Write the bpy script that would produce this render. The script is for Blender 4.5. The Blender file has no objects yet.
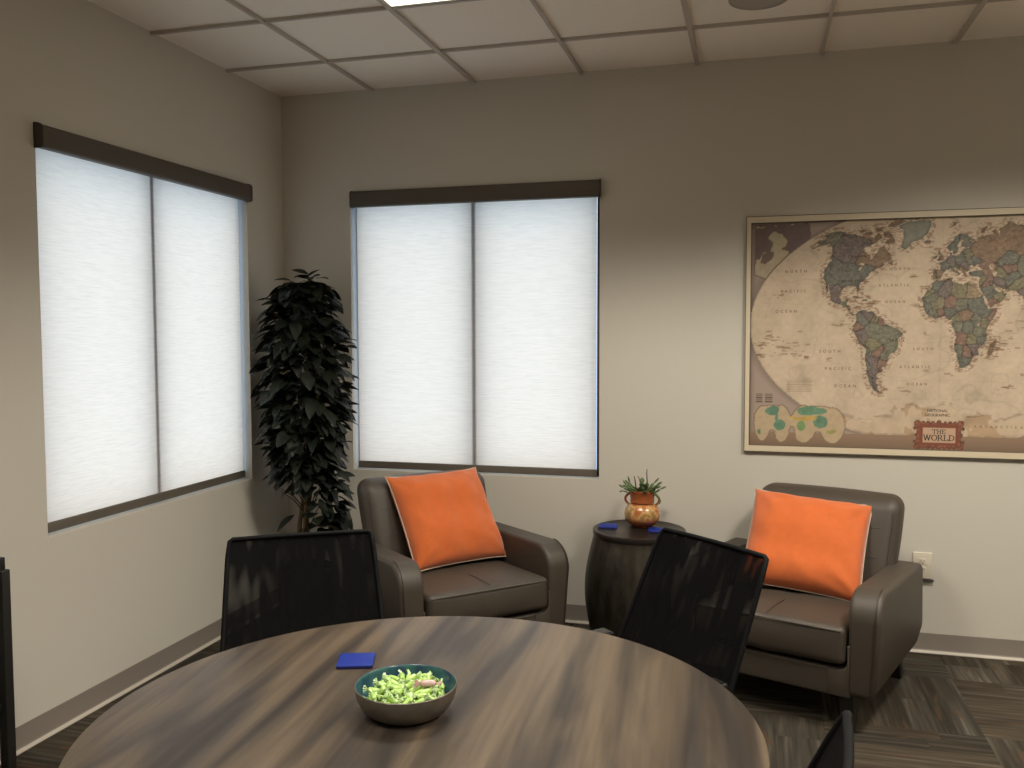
import bpy, bmesh, math, random
import numpy as np
from mathutils import Vector, Matrix, noise as mnoise
random.seed(7)
PI = math.pi
scene = bpy.context.scene
COL = scene.collection

# ------------------------------------------------------------------ helpers
def lin(c):
    c = c / 255.0
    return c / 12.92 if c <= 0.04045 else ((c + 0.055) / 1.055) ** 2.4
def rgb(r, g, b): return (lin(r), lin(g), lin(b), 1.0)

def material(name, base, rough=0.6, metal=0.0, spec=0.5, var=0.0, var_scale=20.0, bump=0.0, bump_scale=200.0,
             stretch=(1, 1, 1), sheen=0.0, coat=0.0):
    m = bpy.data.materials.new(name); m.use_nodes = True
    nt = m.node_tree; b = nt.nodes['Principled BSDF']
    b.inputs['Roughness'].default_value = rough
    b.inputs['Metallic'].default_value = metal
    b.inputs['Specular IOR Level'].default_value = spec
    b.inputs['Base Color'].default_value = base
    if sheen: b.inputs['Sheen Weight'].default_value = sheen
    if coat: b.inputs['Coat Weight'].default_value = coat
    if var or bump:
        tc = nt.nodes.new('ShaderNodeTexCoord')
        mp = nt.nodes.new('ShaderNodeMapping'); mp.inputs['Scale'].default_value = stretch
        nt.links.new(tc.outputs['Object'], mp.inputs['Vector'])
    if var:
        n = nt.nodes.new('ShaderNodeTexNoise'); n.inputs['Scale'].default_value = var_scale; n.inputs['Detail'].default_value = 5
        nt.links.new(mp.outputs[0], n.inputs['Vector'])
        mx = nt.nodes.new('ShaderNodeMix'); mx.data_type = 'RGBA'
        mx.inputs[6].default_value = tuple(min(1, x * (1 - var)) for x in base[:3]) + (1,)
        mx.inputs[7].default_value = tuple(min(1, x * (1 + var)) for x in base[:3]) + (1,)
        nt.links.new(n.outputs['Fac'], mx.inputs[0])
        nt.links.new(mx.outputs[2], b.inputs['Base Color'])
    if bump:
        n2 = nt.nodes.new('ShaderNodeTexNoise'); n2.inputs['Scale'].default_value = bump_scale; n2.inputs['Detail'].default_value = 3
        nt.links.new(mp.outputs[0], n2.inputs['Vector'])
        bp = nt.nodes.new('ShaderNodeBump'); bp.inputs['Strength'].default_value = bump; bp.inputs['Distance'].default_value = 0.002
        nt.links.new(n2.outputs['Fac'], bp.inputs['Height'])
        nt.links.new(bp.outputs[0], b.inputs['Normal'])
    return m

class MB:
    def __init__(s): s.v = []; s.f = []; s.mi = []
    def add(s, vs, fs, mi=0):
        o = len(s.v); s.v += [tuple(map(float, p)) for p in vs]
        for f in fs: s.f.append(tuple(i + o for i in f)); s.mi.append(mi)
        return s
    def box(s, x0, x1, y0, y1, z0, z1, mi=0):
        return s.add([(x0,y0,z0),(x1,y0,z0),(x1,y1,z0),(x0,y1,z0),(x0,y0,z1),(x1,y0,z1),(x1,y1,z1),(x0,y1,z1)],
              [(0,3,2,1),(4,5,6,7),(0,1,5,4),(1,2,6,5),(2,3,7,6),(3,0,4,7)], mi)
    def rbox(s, c, h, r, seg=3, mid=6, bulge=(0, 0, 0), mi=0, warp=None):
        """box with rounded edges; bulge pushes each face pair outward in its middle"""
        r = min(r, min(h) * 0.999)
        def axis(hh):
            a = [-hh + r * k / seg for k in range(seg + 1)]
            core = [-(hh - r) + 2 * (hh - r) * k / mid for k in range(1, mid)]
            return a + core + [-t for t in reversed(a)]
        ax = [axis(t) for t in h]
        bm = bmesh.new()
        for d in range(3):
            e, g = (d + 1) % 3, (d + 2) % 3
            for sg in (-1, 1):
                grid = []
                for a in ax[e]:
                    row = []
                    for b in ax[g]:
                        q = [0, 0, 0]; q[d] = sg * h[d]; q[e] = a; q[g] = b
                        core = [max(-(h[i] - r), min(h[i] - r, q[i])) for i in range(3)]
                        dv = Vector([q[i] - core[i] for i in range(3)])
                        dv = dv.normalized() * r if dv.length > 1e-9 else dv
                        p = [core[i] + dv[i] for i in range(3)]
                        for i in range(3):
                            j, k = (i + 1) % 3, (i + 2) % 3
                            if bulge[i]:
                                p[i] += math.copysign(1, q[i]) * min(1, abs(q[i]) / h[i]) ** 2 * bulge[i] * max(0, 1 - (p[j] / h[j]) ** 2) * max(0, 1 - (p[k] / h[k]) ** 2)
                        p = Vector(p)
                        if warp: p = Vector(warp(p))
                        row.append(bm.verts.new((p.x + c[0], p.y + c[1], p.z + c[2])))
                    grid.append(row)
                for i in range(len(grid) - 1):
                    for j in range(len(grid[0]) - 1):
                        q4 = (grid[i][j], grid[i + 1][j], grid[i + 1][j + 1], grid[i][j + 1])
                        bm.faces.new(q4 if sg > 0 else q4[::-1])
        bmesh.ops.remove_doubles(bm, verts=bm.verts, dist=1e-5)
        bm.verts.index_update()
        s.add([v.co[:] for v in bm.verts], [tuple(v.index for v in f.verts) for f in bm.faces], mi)
        bm.free(); return s
    def tube(s, pts, rad, n=10, mi=0, closed=False, flat=1.0):
        pts = [Vector(p) for p in pts]; m = len(pts)
        rads = rad if isinstance(rad, (list, tuple)) else [rad] * m
        vs = []; fs = []; prev = None
        for i, p in enumerate(pts):
            if closed: t = pts[(i + 1) % m] - pts[i - 1]
            else: t = pts[min(i + 1, m - 1)] - pts[max(i - 1, 0)]
            t.normalize()
            if prev is None:
                up = Vector((0, 0, 1)) if abs(t.z) < 0.9 else Vector((1, 0, 0))
                u = t.cross(up).normalized()
            else:
                u = (prev - t * prev.dot(t)).normalized()
            prev = u; w = t.cross(u)
            for k in range(n):
                a = 2 * PI * k / n
                vs.append(p + (u * math.cos(a) + w * math.sin(a) * flat) * rads[i])
        for i in range(m if closed else m - 1):
            for k in range(n):
                a, b = i * n, ((i + 1) % m) * n
                fs.append((a + k, a + (k + 1) % n, b + (k + 1) % n, b + k))
        if not closed:
            fs.append(tuple(range(n - 1, -1, -1))); fs.append(tuple((m - 1) * n + k for k in range(n)))
        return s.add(vs, fs, mi)
    def lathe(s, prof, n=48, c=(0, 0), mi=0, caps=True):
        vs = []; fs = []; m = len(prof)
        for r, z in prof:
            for k in range(n):
                a = 2 * PI * k / n; vs.append((c[0] + r * math.cos(a), c[1] + r * math.sin(a), z))
        for i in range(m - 1):
            for k in range(n):
                fs.append((i * n + k, i * n + (k + 1) % n, (i + 1) * n + (k + 1) % n, (i + 1) * n + k))
        if caps:
            fs.append(tuple(range(n - 1, -1, -1))); fs.append(tuple((m - 1) * n + k for k in range(n)))
        return s.add(vs, fs, mi)
    def slab(s, prof, w0, w1, r, mp, seg=5, mi=0, bulge=0.0):
        """closed 2-D profile (CCW) extruded along w with rounded rims; mp(w,a,b) -> xyz"""
        m = len(prof); P = [Vector((a, b)) for a, b in prof]; N = []
        for i in range(m):
            e1 = (P[i] - P[i - 1]).normalized(); e2 = (P[(i + 1) % m] - P[i]).normalized()
            n = Vector((e1.y, -e1.x)) + Vector((e2.y, -e2.x)); N.append(n.normalized())
        rings = []
        for k in range(seg + 1):
            ph = PI / 2 * k / seg; rings.append((w0 + r * (1 - math.cos(ph)), r * (1 - math.sin(ph))))
        rings += [(w0 + w1 - w, d) for w, d in reversed(rings)]
        vs = []; fs = []
        for w, d in rings:
            for i in range(m): q = P[i] - N[i] * d; vs.append(mp(w, q.x, q.y))
        for j in range(len(rings) - 1):
            for i in range(m):
                fs.append((j * m + i, j * m + (i + 1) % m, (j + 1) * m + (i + 1) % m, (j + 1) * m + i))
        L = (len(rings) - 1) * m
        fs.append(tuple(range(m - 1, -1, -1))); fs.append(tuple(L + i for i in range(m)))
        return s.add(vs, fs, mi)
    def build(s, name, mats, parent=None, smooth=True, angle=42, loc=None):
        me = bpy.data.meshes.new(name); me.from_pydata(s.v, [], s.f)
        if not isinstance(mats, (list, tuple)): mats = [mats]
        for m in mats: me.materials.append(m)
        if len(mats) > 1: me.polygons.foreach_set('material_index', s.mi)
        bm = bmesh.new(); bm.from_mesh(me); bmesh.ops.recalc_face_normals(bm, faces=bm.faces); bm.to_mesh(me); bm.free()
        if smooth:
            me.polygons.foreach_set('use_smooth', [True] * len(me.polygons))
            me.set_sharp_from_angle(angle=math.radians(angle))
        o = bpy.data.objects.new(name, me); COL.objects.link(o)
        if parent: o.parent = parent
        if loc: o.location = loc
        return o

def round_poly(pts, seg=6):
    """pts: (x, y, radius) -> polyline with rounded corners"""
    out = []; m = len(pts)
    for i in range(m):
        p = Vector(pts[i][:2]); r = pts[i][2]
        if r <= 0: out.append((p.x, p.y)); continue
        a = Vector(pts[i - 1][:2]) - p; b = Vector(pts[(i + 1) % m][:2]) - p
        la, lb = a.length, b.length; a.normalize(); b.normalize()
        half = a.angle(b) / 2; t = min(r / math.tan(half), la * .49, lb * .49); rr = t * math.tan(half)
        c = p + (a + b).normalized() * (rr / math.sin(half))
        s0 = p + a * t - c; s1 = p + b * t - c
        a0 = math.atan2(s0.y, s0.x); d = math.atan2(s1.y, s1.x) - a0
        while d > PI: d -= 2 * PI
        while d < -PI: d += 2 * PI
        for k in range(seg + 1): out.append((c.x + rr * math.cos(a0 + d * k / seg), c.y + rr * math.sin(a0 + d * k / seg)))
    return out

def tag(o, label, cat, group=None):
    o['label'] = label; o['category'] = cat
    if group: o['group'] = group
    return o
def thing(name, label, cat, loc=(0, 0, 0), rz=0.0, group=None):
    o = bpy.data.objects.new(name, None); COL.objects.link(o)
    o.empty_display_size = .1; o.location = loc; o.rotation_euler = (0, 0, rz)
    return tag(o, label, cat, group)
def struct(o): o['kind'] = 'structure'; return o
def copy_tree(o, parent=None):
    c = o.copy(); COL.objects.link(c)
    if parent: c.parent = parent
    for ch in list(o.children): copy_tree(ch, c)
    return c

# ------------------------------------------------------------------ materials
WALL_C = (0.56, 0.525, 0.462, 1)
M = {}
M['wall'] = material('wall_paint', WALL_C, .85, spec=.2, bump=.12, bump_scale=90)
M['tile'] = material('ceiling_tile', (.90, .84, .76, 1), .95, spec=.1, var=.10, var_scale=160, bump=.5, bump_scale=240)
M['grid'] = material('ceiling_grid_paint', (.50, .45, .40, 1), .6, spec=.3)
M['base'] = material('vinyl_base', (.20, .172, .146, 1), .5)
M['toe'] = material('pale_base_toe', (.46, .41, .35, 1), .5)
M['leather'] = material('brown_leather', (.053, .042, .032, 1), .50, spec=.42, var=.12, var_scale=9, bump=.25, bump_scale=420)
M['stitch'] = material('leather_seam', (.030, .023, .017, 1), .5)
M['legwood'] = material('black_wood', (.006, .0055, .005, 1), .4)
M['orange'] = material('orange_cloth', (.56, .125, .030, 1), .85, spec=.2, var=.10, var_scale=30, bump=.6, bump_scale=700, sheen=.3)
M['piping'] = material('white_piping', (.50, .42, .32, 1), .8)
M['blackplastic'] = material('black_plastic', (.0040, .0040, .0042, 1), .6, spec=.10)
M['armpad'] = material('grey_arm_pad', (.006, .006, .0065, 1), .27, spec=.5)
M['blackmetal'] = material('black_metal', (.010, .009, .008, 1), .45)
M['bronze'] = material('bronze_anodised_frame', (.050, .040, .031, 1), .5, metal=.2)
M['valance'] = material('brown_valance', (.078, .062, .046, 1), .55)
M['hem'] = material('brown_hem', (.105, .088, .068, 1), .6)
M['blue'] = material('royal_blue_tile', (.005, .020, .20, 1), .55, spec=.25)
M['bluedark'] = material('dark_blue_edge', (.006, .012, .10, 1), .5)
M['white'] = material('white_plastic', (.62, .56, .46, 1), .4)
M['slot'] = material('dark_slot', (.03, .025, .02, 1), .6)
M['leaf'] = material('dark_leaf', (.0105, .0140, .0085, 1), .50, spec=.3, var=.35, var_scale=12)
M['bark'] = material('pale_bark', (.16, .105, .052, 1), .8, var=.4, var_scale=30, stretch=(1, 1, .15))
M['basket'] = material('dark_planter', (.018, .015, .012, 1), .6, bump=.6, bump_scale=60)
M['soil'] = material('soil', (.02, .014, .009, 1), .95, bump=1, bump_scale=80)
M['succulent'] = material('green_succulent', (.070, .125, .038, 1), .5, var=.3, var_scale=30)
M['twig'] = material('brown_twig', (.09, .055, .03, 1), .8)
M['speaker'] = material('grey_grille', (.42, .38, .34, 1), .7, bump=.8, bump_scale=900)
M['frame_cream'] = material('cream_map_frame', (.62, .53, .39, 1), .45)
M['frame_edge'] = material('dark_frame_edge', (.09, .07, .045, 1), .5)
M['letters'] = material('dark_brown_ink', (.045, .028, .018, 1), .8)
M['letters_soft'] = material('soft_brown_ink', (.16, .105, .07, 1), .8)
M['candy'] = material('green_candy_wrapper', (.34, .52, .12, 1), .25, var=.35, var_scale=55, coat=.4)
M['candy_end'] = material('pale_green_wrapper_end', (.60, .74, .42, 1), .25, var=.25, var_scale=70, coat=.4)
M['candy_pink'] = material('pink_candy_wrapper', (.55, .36, .33, 1), .25, var=.4, var_scale=60, coat=.4)
M['tableedge'] = material('dark_table_edge', (.035, .028, .022, 1), .45)
M['reflector'] = material('light_louvre', (.06, .055, .05, 1), .5)

# emission for the lit lamp panel
m = bpy.data.materials.new('lamp_diffuser'); m.use_nodes = True
m.node_tree.nodes.clear()
e = m.node_tree.nodes.new('ShaderNodeEmission'); e.inputs[0].default_value = (1, .90, .70, 1); e.inputs[1].default_value = 2.4
o_ = m.node_tree.nodes.new('ShaderNodeOutputMaterial'); m.node_tree.links.new(e.outputs[0], o_.inputs[0])
M['lamp'] = m

# roller shade cloth: light passes through
def shade_cloth():
    m = bpy.data.materials.new('shade_cloth'); m.use_nodes = True; nt = m.node_tree; nt.nodes.clear()
    N = nt.nodes.new; L = nt.links.new
    tc = N('ShaderNodeTexCoord'); mp = N('ShaderNodeMapping'); mp.inputs['Scale'].default_value = (13, 13, 250)
    L(tc.outputs['Object'], mp.inputs[0])
    n = N('ShaderNodeTexNoise'); n.inputs['Scale'].default_value = 1.0; n.inputs['Detail'].default_value = 4
    L(mp.outputs[0], n.inputs['Vector'])
    cr = N('ShaderNodeValToRGB'); cr.color_ramp.elements[0].position = .30; cr.color_ramp.elements[0].color = (.88, .61, .41, 1)
    cr.color_ramp.elements[1].position = .62; cr.color_ramp.elements[1].color = (.99, .69, .47, 1)
    L(n.outputs['Fac'], cr.inputs[0])
    t = N('ShaderNodeBsdfTranslucent'); L(cr.outputs[0], t.inputs[0])
    d = N('ShaderNodeBsdfDiffuse'); d.inputs[0].default_value = (.5, .48, .44, 1)
    mx = N('ShaderNodeMixShader'); mx.inputs[0].default_value = .12; L(t.outputs[0], mx.inputs[1]); L(d.outputs[0], mx.inputs[2])
    out = N('ShaderNodeOutputMaterial'); L(mx.outputs[0], out.inputs[0])
    return m
M['cloth'] = shade_cloth()

def glass():
    m = bpy.data.materials.new('window_glass'); m.use_nodes = True; nt = m.node_tree; nt.nodes.clear(); N = nt.nodes.new; L = nt.links.new
    a = N('ShaderNodeBsdfTransparent'); a.inputs[0].default_value = (.93, .96, .97, 1)
    g = N('ShaderNodeBsdfGlossy'); g.inputs['Roughness'].default_value = .02
    mx = N('ShaderNodeMixShader'); mx.inputs[0].default_value = .06; L(a.outputs[0], mx.inputs[1]); L(g.outputs[0], mx.inputs[2])
    out = N('ShaderNodeOutputMaterial'); L(mx.outputs[0], out.inputs[0]); return m
M['glass'] = glass()

def chair_mesh():
    m = bpy.data.materials.new('black_mesh_fabric'); m.use_nodes = True; nt = m.node_tree; N = nt.nodes.new; L = nt.links.new
    b = nt.nodes['Principled BSDF']; b.inputs['Base Color'].default_value = (.0030, .0028, .0030, 1); b.inputs['Roughness'].default_value = .8
    b.inputs['Specular IOR Level'].default_value = .06
    tc = N('ShaderNodeTexCoord'); mp = N('ShaderNodeMapping'); mp.inputs['Scale'].default_value = (34, 1, 8); mp.inputs['Rotation'].default_value = (0, .22, 0)
    L(tc.outputs['Object'], mp.inputs[0])
    n = N('ShaderNodeTexNoise'); n.inputs['Scale'].default_value = 1; n.inputs['Detail'].default_value = 0.3; L(mp.outputs[0], n.inputs['Vector'])
    mr = N('ShaderNodeMapRange'); mr.inputs[1].default_value = .47; mr.inputs[2].default_value = .72; mr.inputs[3].default_value = .010; mr.inputs[4].default_value = .19
    L(n.outputs['Fac'], mr.inputs[0])
    tr = N('ShaderNodeBsdfTransparent'); mx = N('ShaderNodeMixShader'); L(mr.outputs[0], mx.inputs[0]); L(b.outputs[0], mx.inputs[1]); L(tr.outputs[0], mx.inputs[2])
    L(mx.outputs[0], nt.nodes['Material Output'].inputs[0]); return m
M['mesh'] = chair_mesh()

def carpet():
    m = bpy.data.materials.new('carpet_planks'); m.use_nodes = True; nt = m.node_tree; N = nt.nodes.new; L = nt.links.new
    b = nt.nodes['Principled BSDF']; b.inputs['Roughness'].default_value = .95; b.inputs['Specular IOR Level'].default_value = .1
    uv = N('ShaderNodeUVMap'); uv.uv_map = 'plank'
    at = N('ShaderNodeAttribute'); at.attribute_name = 'tone'
    def noise(sx, sy, det):
        mp = N('ShaderNodeMapping'); mp.inputs['Scale'].default_value = (sx, sy, 1); L(uv.outputs[0], mp.inputs[0])
        n = N('ShaderNodeTexNoise'); n.inputs['Scale'].default_value = 1; n.inputs['Detail'].default_value = det; L(mp.outputs[0], n.inputs['Vector']); return n
    n1 = noise(44, 2.2, 1.5); n2 = noise(150, 5, 1); n3 = noise(24, 4.0, 1)
    r1 = N('ShaderNodeValToRGB'); el = r1.color_ramp.elements
    el[0].position = .30; el[0].color = (.027, .0225, .017, 1); el[1].position = .70; el[1].color = (.093, .079, .062, 1)
    x = el.new(.45); x.color = (.042, .035, .026, 1); x = el.new(.57); x.color = (.057, .048, .036, 1)
    L(n1.outputs['Fac'], r1.inputs[0])
    tone = N('ShaderNodeMix'); tone.data_type = 'RGBA'; tone.blend_type = 'MULTIPLY'; tone.inputs[0].default_value = 1
    L(r1.outputs[0], tone.inputs[6]); L(at.outputs['Color'], tone.inputs[7])
    mr = N('ShaderNodeMapRange'); mr.inputs[1].default_value = .3; mr.inputs[2].default_value = .7; mr.inputs[3].default_value = .88; mr.inputs[4].default_value = 1.12
    L(n2.outputs['Fac'], mr.inputs[0])
    fine = N('ShaderNodeMix'); fine.data_type = 'RGBA'; fine.blend_type = 'MULTIPLY'; fine.inputs[0].default_value = 1
    L(tone.outputs[2], fine.inputs[6]); L(mr.outputs[0], fine.inputs[7])
    mo = N('ShaderNodeMapRange'); mo.inputs[1].default_value = .66; mo.inputs[2].default_value = .70; mo.inputs[4].default_value = .75; L(n3.outputs['Fac'], mo.inputs[0])
    oran = N('ShaderNodeMix'); oran.data_type = 'RGBA'; L(mo.outputs[0], oran.inputs[0]); L(fine.outputs[2], oran.inputs[6]); oran.inputs[7].default_value = (.080, .046, .026, 1)
    flat = N('ShaderNodeMix'); flat.data_type = 'RGBA'; flat.inputs[0].default_value = .18; L(oran.outputs[2], flat.inputs[6])
    avg = N('ShaderNodeMix'); avg.data_type = 'RGBA'; avg.blend_type = 'MULTIPLY'; avg.inputs[0].default_value = 1; avg.inputs[6].default_value = (.054, .045, .034, 1); L(at.outputs['Color'], avg.inputs[7]); L(avg.outputs[2], flat.inputs[7])
    L(flat.outputs[2], b.inputs['Base Color'])
    nb = N('ShaderNodeTexNoise'); nb.inputs['Scale'].default_value = 380; tc = N('ShaderNodeTexCoord'); L(tc.outputs['Object'], nb.inputs['Vector'])
    bp = N('ShaderNodeBump'); bp.inputs['Strength'].default_value = .6; bp.inputs['Distance'].default_value = .003; L(nb.outputs['Fac'], bp.inputs['Height']); L(bp.outputs[0], b.inputs['Normal'])
    return m
M['carpet'] = carpet()

def table_wood():
    m = bpy.data.materials.new('walnut_laminate'); m.use_nodes = True; nt = m.node_tree; N = nt.nodes.new; L = nt.links.new
    b = nt.nodes['Principled BSDF']; b.inputs['Roughness'].default_value = .42; b.inputs['Specular IOR Level'].default_value = .22
    tc = N('ShaderNodeTexCoord'); rot = N('ShaderNodeMapping'); rot.inputs['Rotation'].default_value = (0, 0, math.radians(-4)); L(tc.outputs['Object'], rot.inputs[0])
    def noise(sx, sy, det, dist=0):
        mp = N('ShaderNodeMapping'); mp.inputs['Scale'].default_value = (sx, sy, 1); L(rot.outputs[0], mp.inputs[0])
        n = N('ShaderNodeTexNoise'); n.inputs['Scale'].default_value = 1; n.inputs['Detail'].default_value = det; n.inputs['Distortion'].default_value = dist
        L(mp.outputs[0], n.inputs['Vector']); return n
    n1 = noise(9.0, .75, 5, .8); n2 = noise(70, 3, 4); n3 = noise(16, 1.4, 2, .3)
    r = N('ShaderNodeValToRGB'); el = r.color_ramp.elements
    el[0].position = .36; el[0].color = (0.0192, 0.0148, 0.0124, 1); el[1].position = .62; el[1].color = (0.1104, 0.0800, 0.0536, 1)
    x = el.new(.43); x.color = (0.0360, 0.0280, 0.0232, 1); x = el.new(.53); x.color = (0.0736, 0.0544, 0.0376, 1)
    L(n1.outputs['Fac'], r.inputs[0])
    r2 = N('ShaderNodeValToRGB'); el = r2.color_ramp.elements; el[0].position = .40; el[0].color = (0.0528, 0.0440, 0.0376, 1); el[1].position = .62; el[1].color = (0.0680, 0.0480, 0.0304, 1)
    L(n3.outputs['Fac'], r2.inputs[0])
    mx = N('ShaderNodeMix'); mx.data_type = 'RGBA'; mx.inputs[0].default_value = .18; L(r.outputs[0], mx.inputs[6]); L(r2.outputs[0], mx.inputs[7])
    mr = N('ShaderNodeMapRange'); mr.inputs[1].default_value = .3; mr.inputs[2].default_value = .7; mr.inputs[3].default_value = .84; mr.inputs[4].default_value = 1.14; L(n2.outputs['Fac'], mr.inputs[0])
    f = N('ShaderNodeMix'); f.data_type = 'RGBA'; f.blend_type = 'MULTIPLY'; f.inputs[0].default_value = 1; L(mx.outputs[2], f.inputs[6]); L(mr.outputs[0], f.inputs[7])
    L(f.outputs[2], b.inputs['Base Color']); return m
M['wood'] = table_wood()

def drum_metal():
    m = material('patinated_drum', (.040, .033, .025, 1), .42, metal=.55); nt = m.node_tree; N = nt.nodes.new; L = nt.links.new
    b = nt.nodes['Principled BSDF']; tc = N('ShaderNodeTexCoord'); mp = N('ShaderNodeMapping'); mp.inputs['Scale'].default_value = (9, 9, 2.2); L(tc.outputs['Object'], mp.inputs[0])
    n = N('ShaderNodeTexNoise'); n.inputs['Scale'].default_value = 1.4; n.inputs['Detail'].default_value = 7; n.inputs['Roughness'].default_value = .65; L(mp.outputs[0], n.inputs['Vector'])
    r = N('ShaderNodeValToRGB'); el = r.color_ramp.elements; el[0].position = .35; el[0].color = (.016, .013, .011, 1); el[1].position = .72; el[1].color = (.080, .067, .048, 1)
    L(n.outputs['Fac'], r.inputs[0]); L(r.outputs[0], b.inputs['Base Color']); return m
M['drum'] = drum_metal()
M['drumtop'] = material('dark_drum_top', (.022, .017, .014, 1), .30, metal=.2)

def pot_glaze():
    m = material('glazed_terracotta', (.30, .10, .035, 1), .25, coat=.5); nt = m.node_tree; N = nt.nodes.new; L = nt.links.new
    b = nt.nodes['Principled BSDF']; tc = N('ShaderNodeTexCoord')
    sep = N('ShaderNodeSeparateXYZ'); L(tc.outputs['Object'], sep.inputs[0])
    n = N('ShaderNodeTexNoise'); n.inputs['Scale'].default_value = 26; n.inputs['Detail'].default_value = 2; L(tc.outputs['Object'], n.inputs['Vector'])
    band = N('ShaderNodeMapRange'); band.inputs[1].default_value = .035; band.inputs[2].default_value = .055; L(sep.outputs[2], band.inputs[0])
    band2 = N('ShaderNodeMapRange'); band2.inputs[1].default_value = .125; band2.inputs[2].default_value = .112; L(sep.outputs[2], band2.inputs[0])
    mul = N('ShaderNodeMath'); mul.operation = 'MULTIPLY'; L(band.outputs[0], mul.inputs[0]); L(band2.outputs[0], mul.inputs[1])
    r = N('ShaderNodeValToRGB'); r.color_ramp.interpolation = 'EASE'; el = r.color_ramp.elements
    el[0].position = .38; el[0].color = (.36, .12, .035, 1); el[1].position = .62; el[1].color = (.30, .18, .06, 1)
    x = el.new(.50); x.color = (.52, .30, .11, 1)
    L(n.outputs['Fac'], r.inputs[0])
    mx = N('ShaderNodeMix'); mx.data_type = 'RGBA'; L(mul.outputs[0], mx.inputs[0]); mx.inputs[6].default_value = (.30, .085, .026, 1); L(r.outputs[0], mx.inputs[7])
    L(mx.outputs[2], b.inputs['Base Color']); return m
M['pot'] = pot_glaze()

def bowl_mats():
    a = material('gunmetal_bowl', (.20, .178, .150, 1), .38, metal=.75, var=.25, var_scale=25)
    b = material('teal_glaze', (.014, .065, .075, 1), .28, var=.0, coat=.3); nt = b.node_tree
    n = nt.nodes.new('ShaderNodeTexNoise'); n.inputs['Scale'].default_value = 34; n.inputs['Detail'].default_value = 6
    tc = nt.nodes.new('ShaderNodeTexCoord'); nt.links.new(tc.outputs['Object'], n.inputs['Vector'])
    r = nt.nodes.new('ShaderNodeValToRGB'); el = r.color_ramp.elements; el[0].position = .35; el[0].color = (.012, .040, .090, 1); el[1].position = .70; el[1].color = (.040, .135, .120, 1)
    nt.links.new(n.outputs['Fac'], r.inputs[0]); nt.links.new(r.outputs[0], b.node_tree.nodes['Principled BSDF'].inputs['Base Color'])
    return a, b
M['bowl_out'], M['bowl_in'] = bowl_mats()

# ------------------------------------------------------------------ room
H = 3.0; XR = 6.3; YR = -7.6; TH = .22
P_ = .6096; GX = .588; GY = .560
# windows: back wall x .437-1.907, z .818-2.40; left wall y -1.882 - -.388
WB = (.437, 1.907, .808, 2.40); WL = (-1.882, -.388, .797, 2.40)

def build_floor():
    # square carpet tiles laid quarter-turned; every tile carries strips of differing tone
    W = .6096; x0, y0 = 3.627 - 8 * W, -.956 - 16 * W
    vs, fs, uvs, tones = [], [], [], []
    rnd = random.Random(12)
    for cx in range(-1, 16):
        for cy in range(0, 20):
            ax, ay = x0 + cx * W, y0 + cy * W
            horiz = (cx + cy) % 2 == 0
            cuts = [0.0]
            while cuts[-1] < W - .05: cuts.append(min(W, cuts[-1] + rnd.choice((.045, .07, .10, .15, .20))))
            if cuts[-1] < W: cuts[-1] = W
            tt = rnd.uniform(.88, 1.12)
            for a, b in zip(cuts, cuts[1:]):
                seg = [0, W] if rnd.random() < .45 else [0, rnd.uniform(.2, .8) * W, W]
                for c_, d in zip(seg, seg[1:]):
                    q = (ax + c_, ay + a, ax + d, ay + b) if horiz else (ax + a, ay + c_, ax + b, ay + d)
                    X0, X1 = max(0, q[0]), min(XR, q[2]); Y0, Y1 = max(YR, q[1]), min(0, q[3])
                    if X1 - X0 < 1e-4 or Y1 - Y0 < 1e-4: continue
                    o = len(vs); P4 = [(X0, Y0), (X1, Y0), (X1, Y1), (X0, Y1)]
                    vs += [(X, Y, 0) for X, Y in P4]; fs.append((o, o + 1, o + 2, o + 3))
                    ox, oy = rnd.uniform(0, 60), rnd.uniform(0, 60); t = tt * rnd.uniform(.66, 1.36); w = rnd.uniform(-.05, .06)
                    for X, Y in P4:
                        uvs.append((Y - ay + ox, X - ax + oy) if horiz else (X - ax + ox, Y - ay + oy))
                    tones.append((t * (1 + w), t, t * (1 - w), 1))
    me = bpy.data.meshes.new('floor'); me.from_pydata(vs, [], fs); me.materials.append(M['carpet'])
    uv = me.uv_layers.new(name='plank'); uv.data.foreach_set('uv', [c for p in uvs for c in p])
    at = me.attributes.new('tone', 'FLOAT_COLOR', 'FACE'); at.data.foreach_set('color', [c for p in tones for c in p])
    o = bpy.data.objects.new('floor', me); COL.objects.link(o); struct(o)
build_floor()

c = MB().box(-TH, XR + TH, YR - TH, TH, H + .012, H + .10)
ceiling = struct(c.build('ceiling', M['tile'], smooth=False))
g = MB(); hw = .0075
xs = [GX + P_ * k for k in range(-1, 11) if 0 < GX + P_ * k < XR]
ys = [-GY - P_ * k for k in range(0, 13) if YR < -GY - P_ * k < 0]
for i, x in enumerate(xs):
    w = .0115 if i % 2 else .008
    g.box(x - w, x + w, YR, 0, H - .004, H + .014)
for y in ys:
    for p, q in (((0, 1.205), (1.80, XR)) if abs(y + 1.78) < .2 else ((0, XR),)):      # the lamp fills two tiles
        g.box(p, q, y - hw, y + hw, H - .003, H + .014)
grid = struct(g.build('trim_1', M['grid'], smooth=False))

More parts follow.
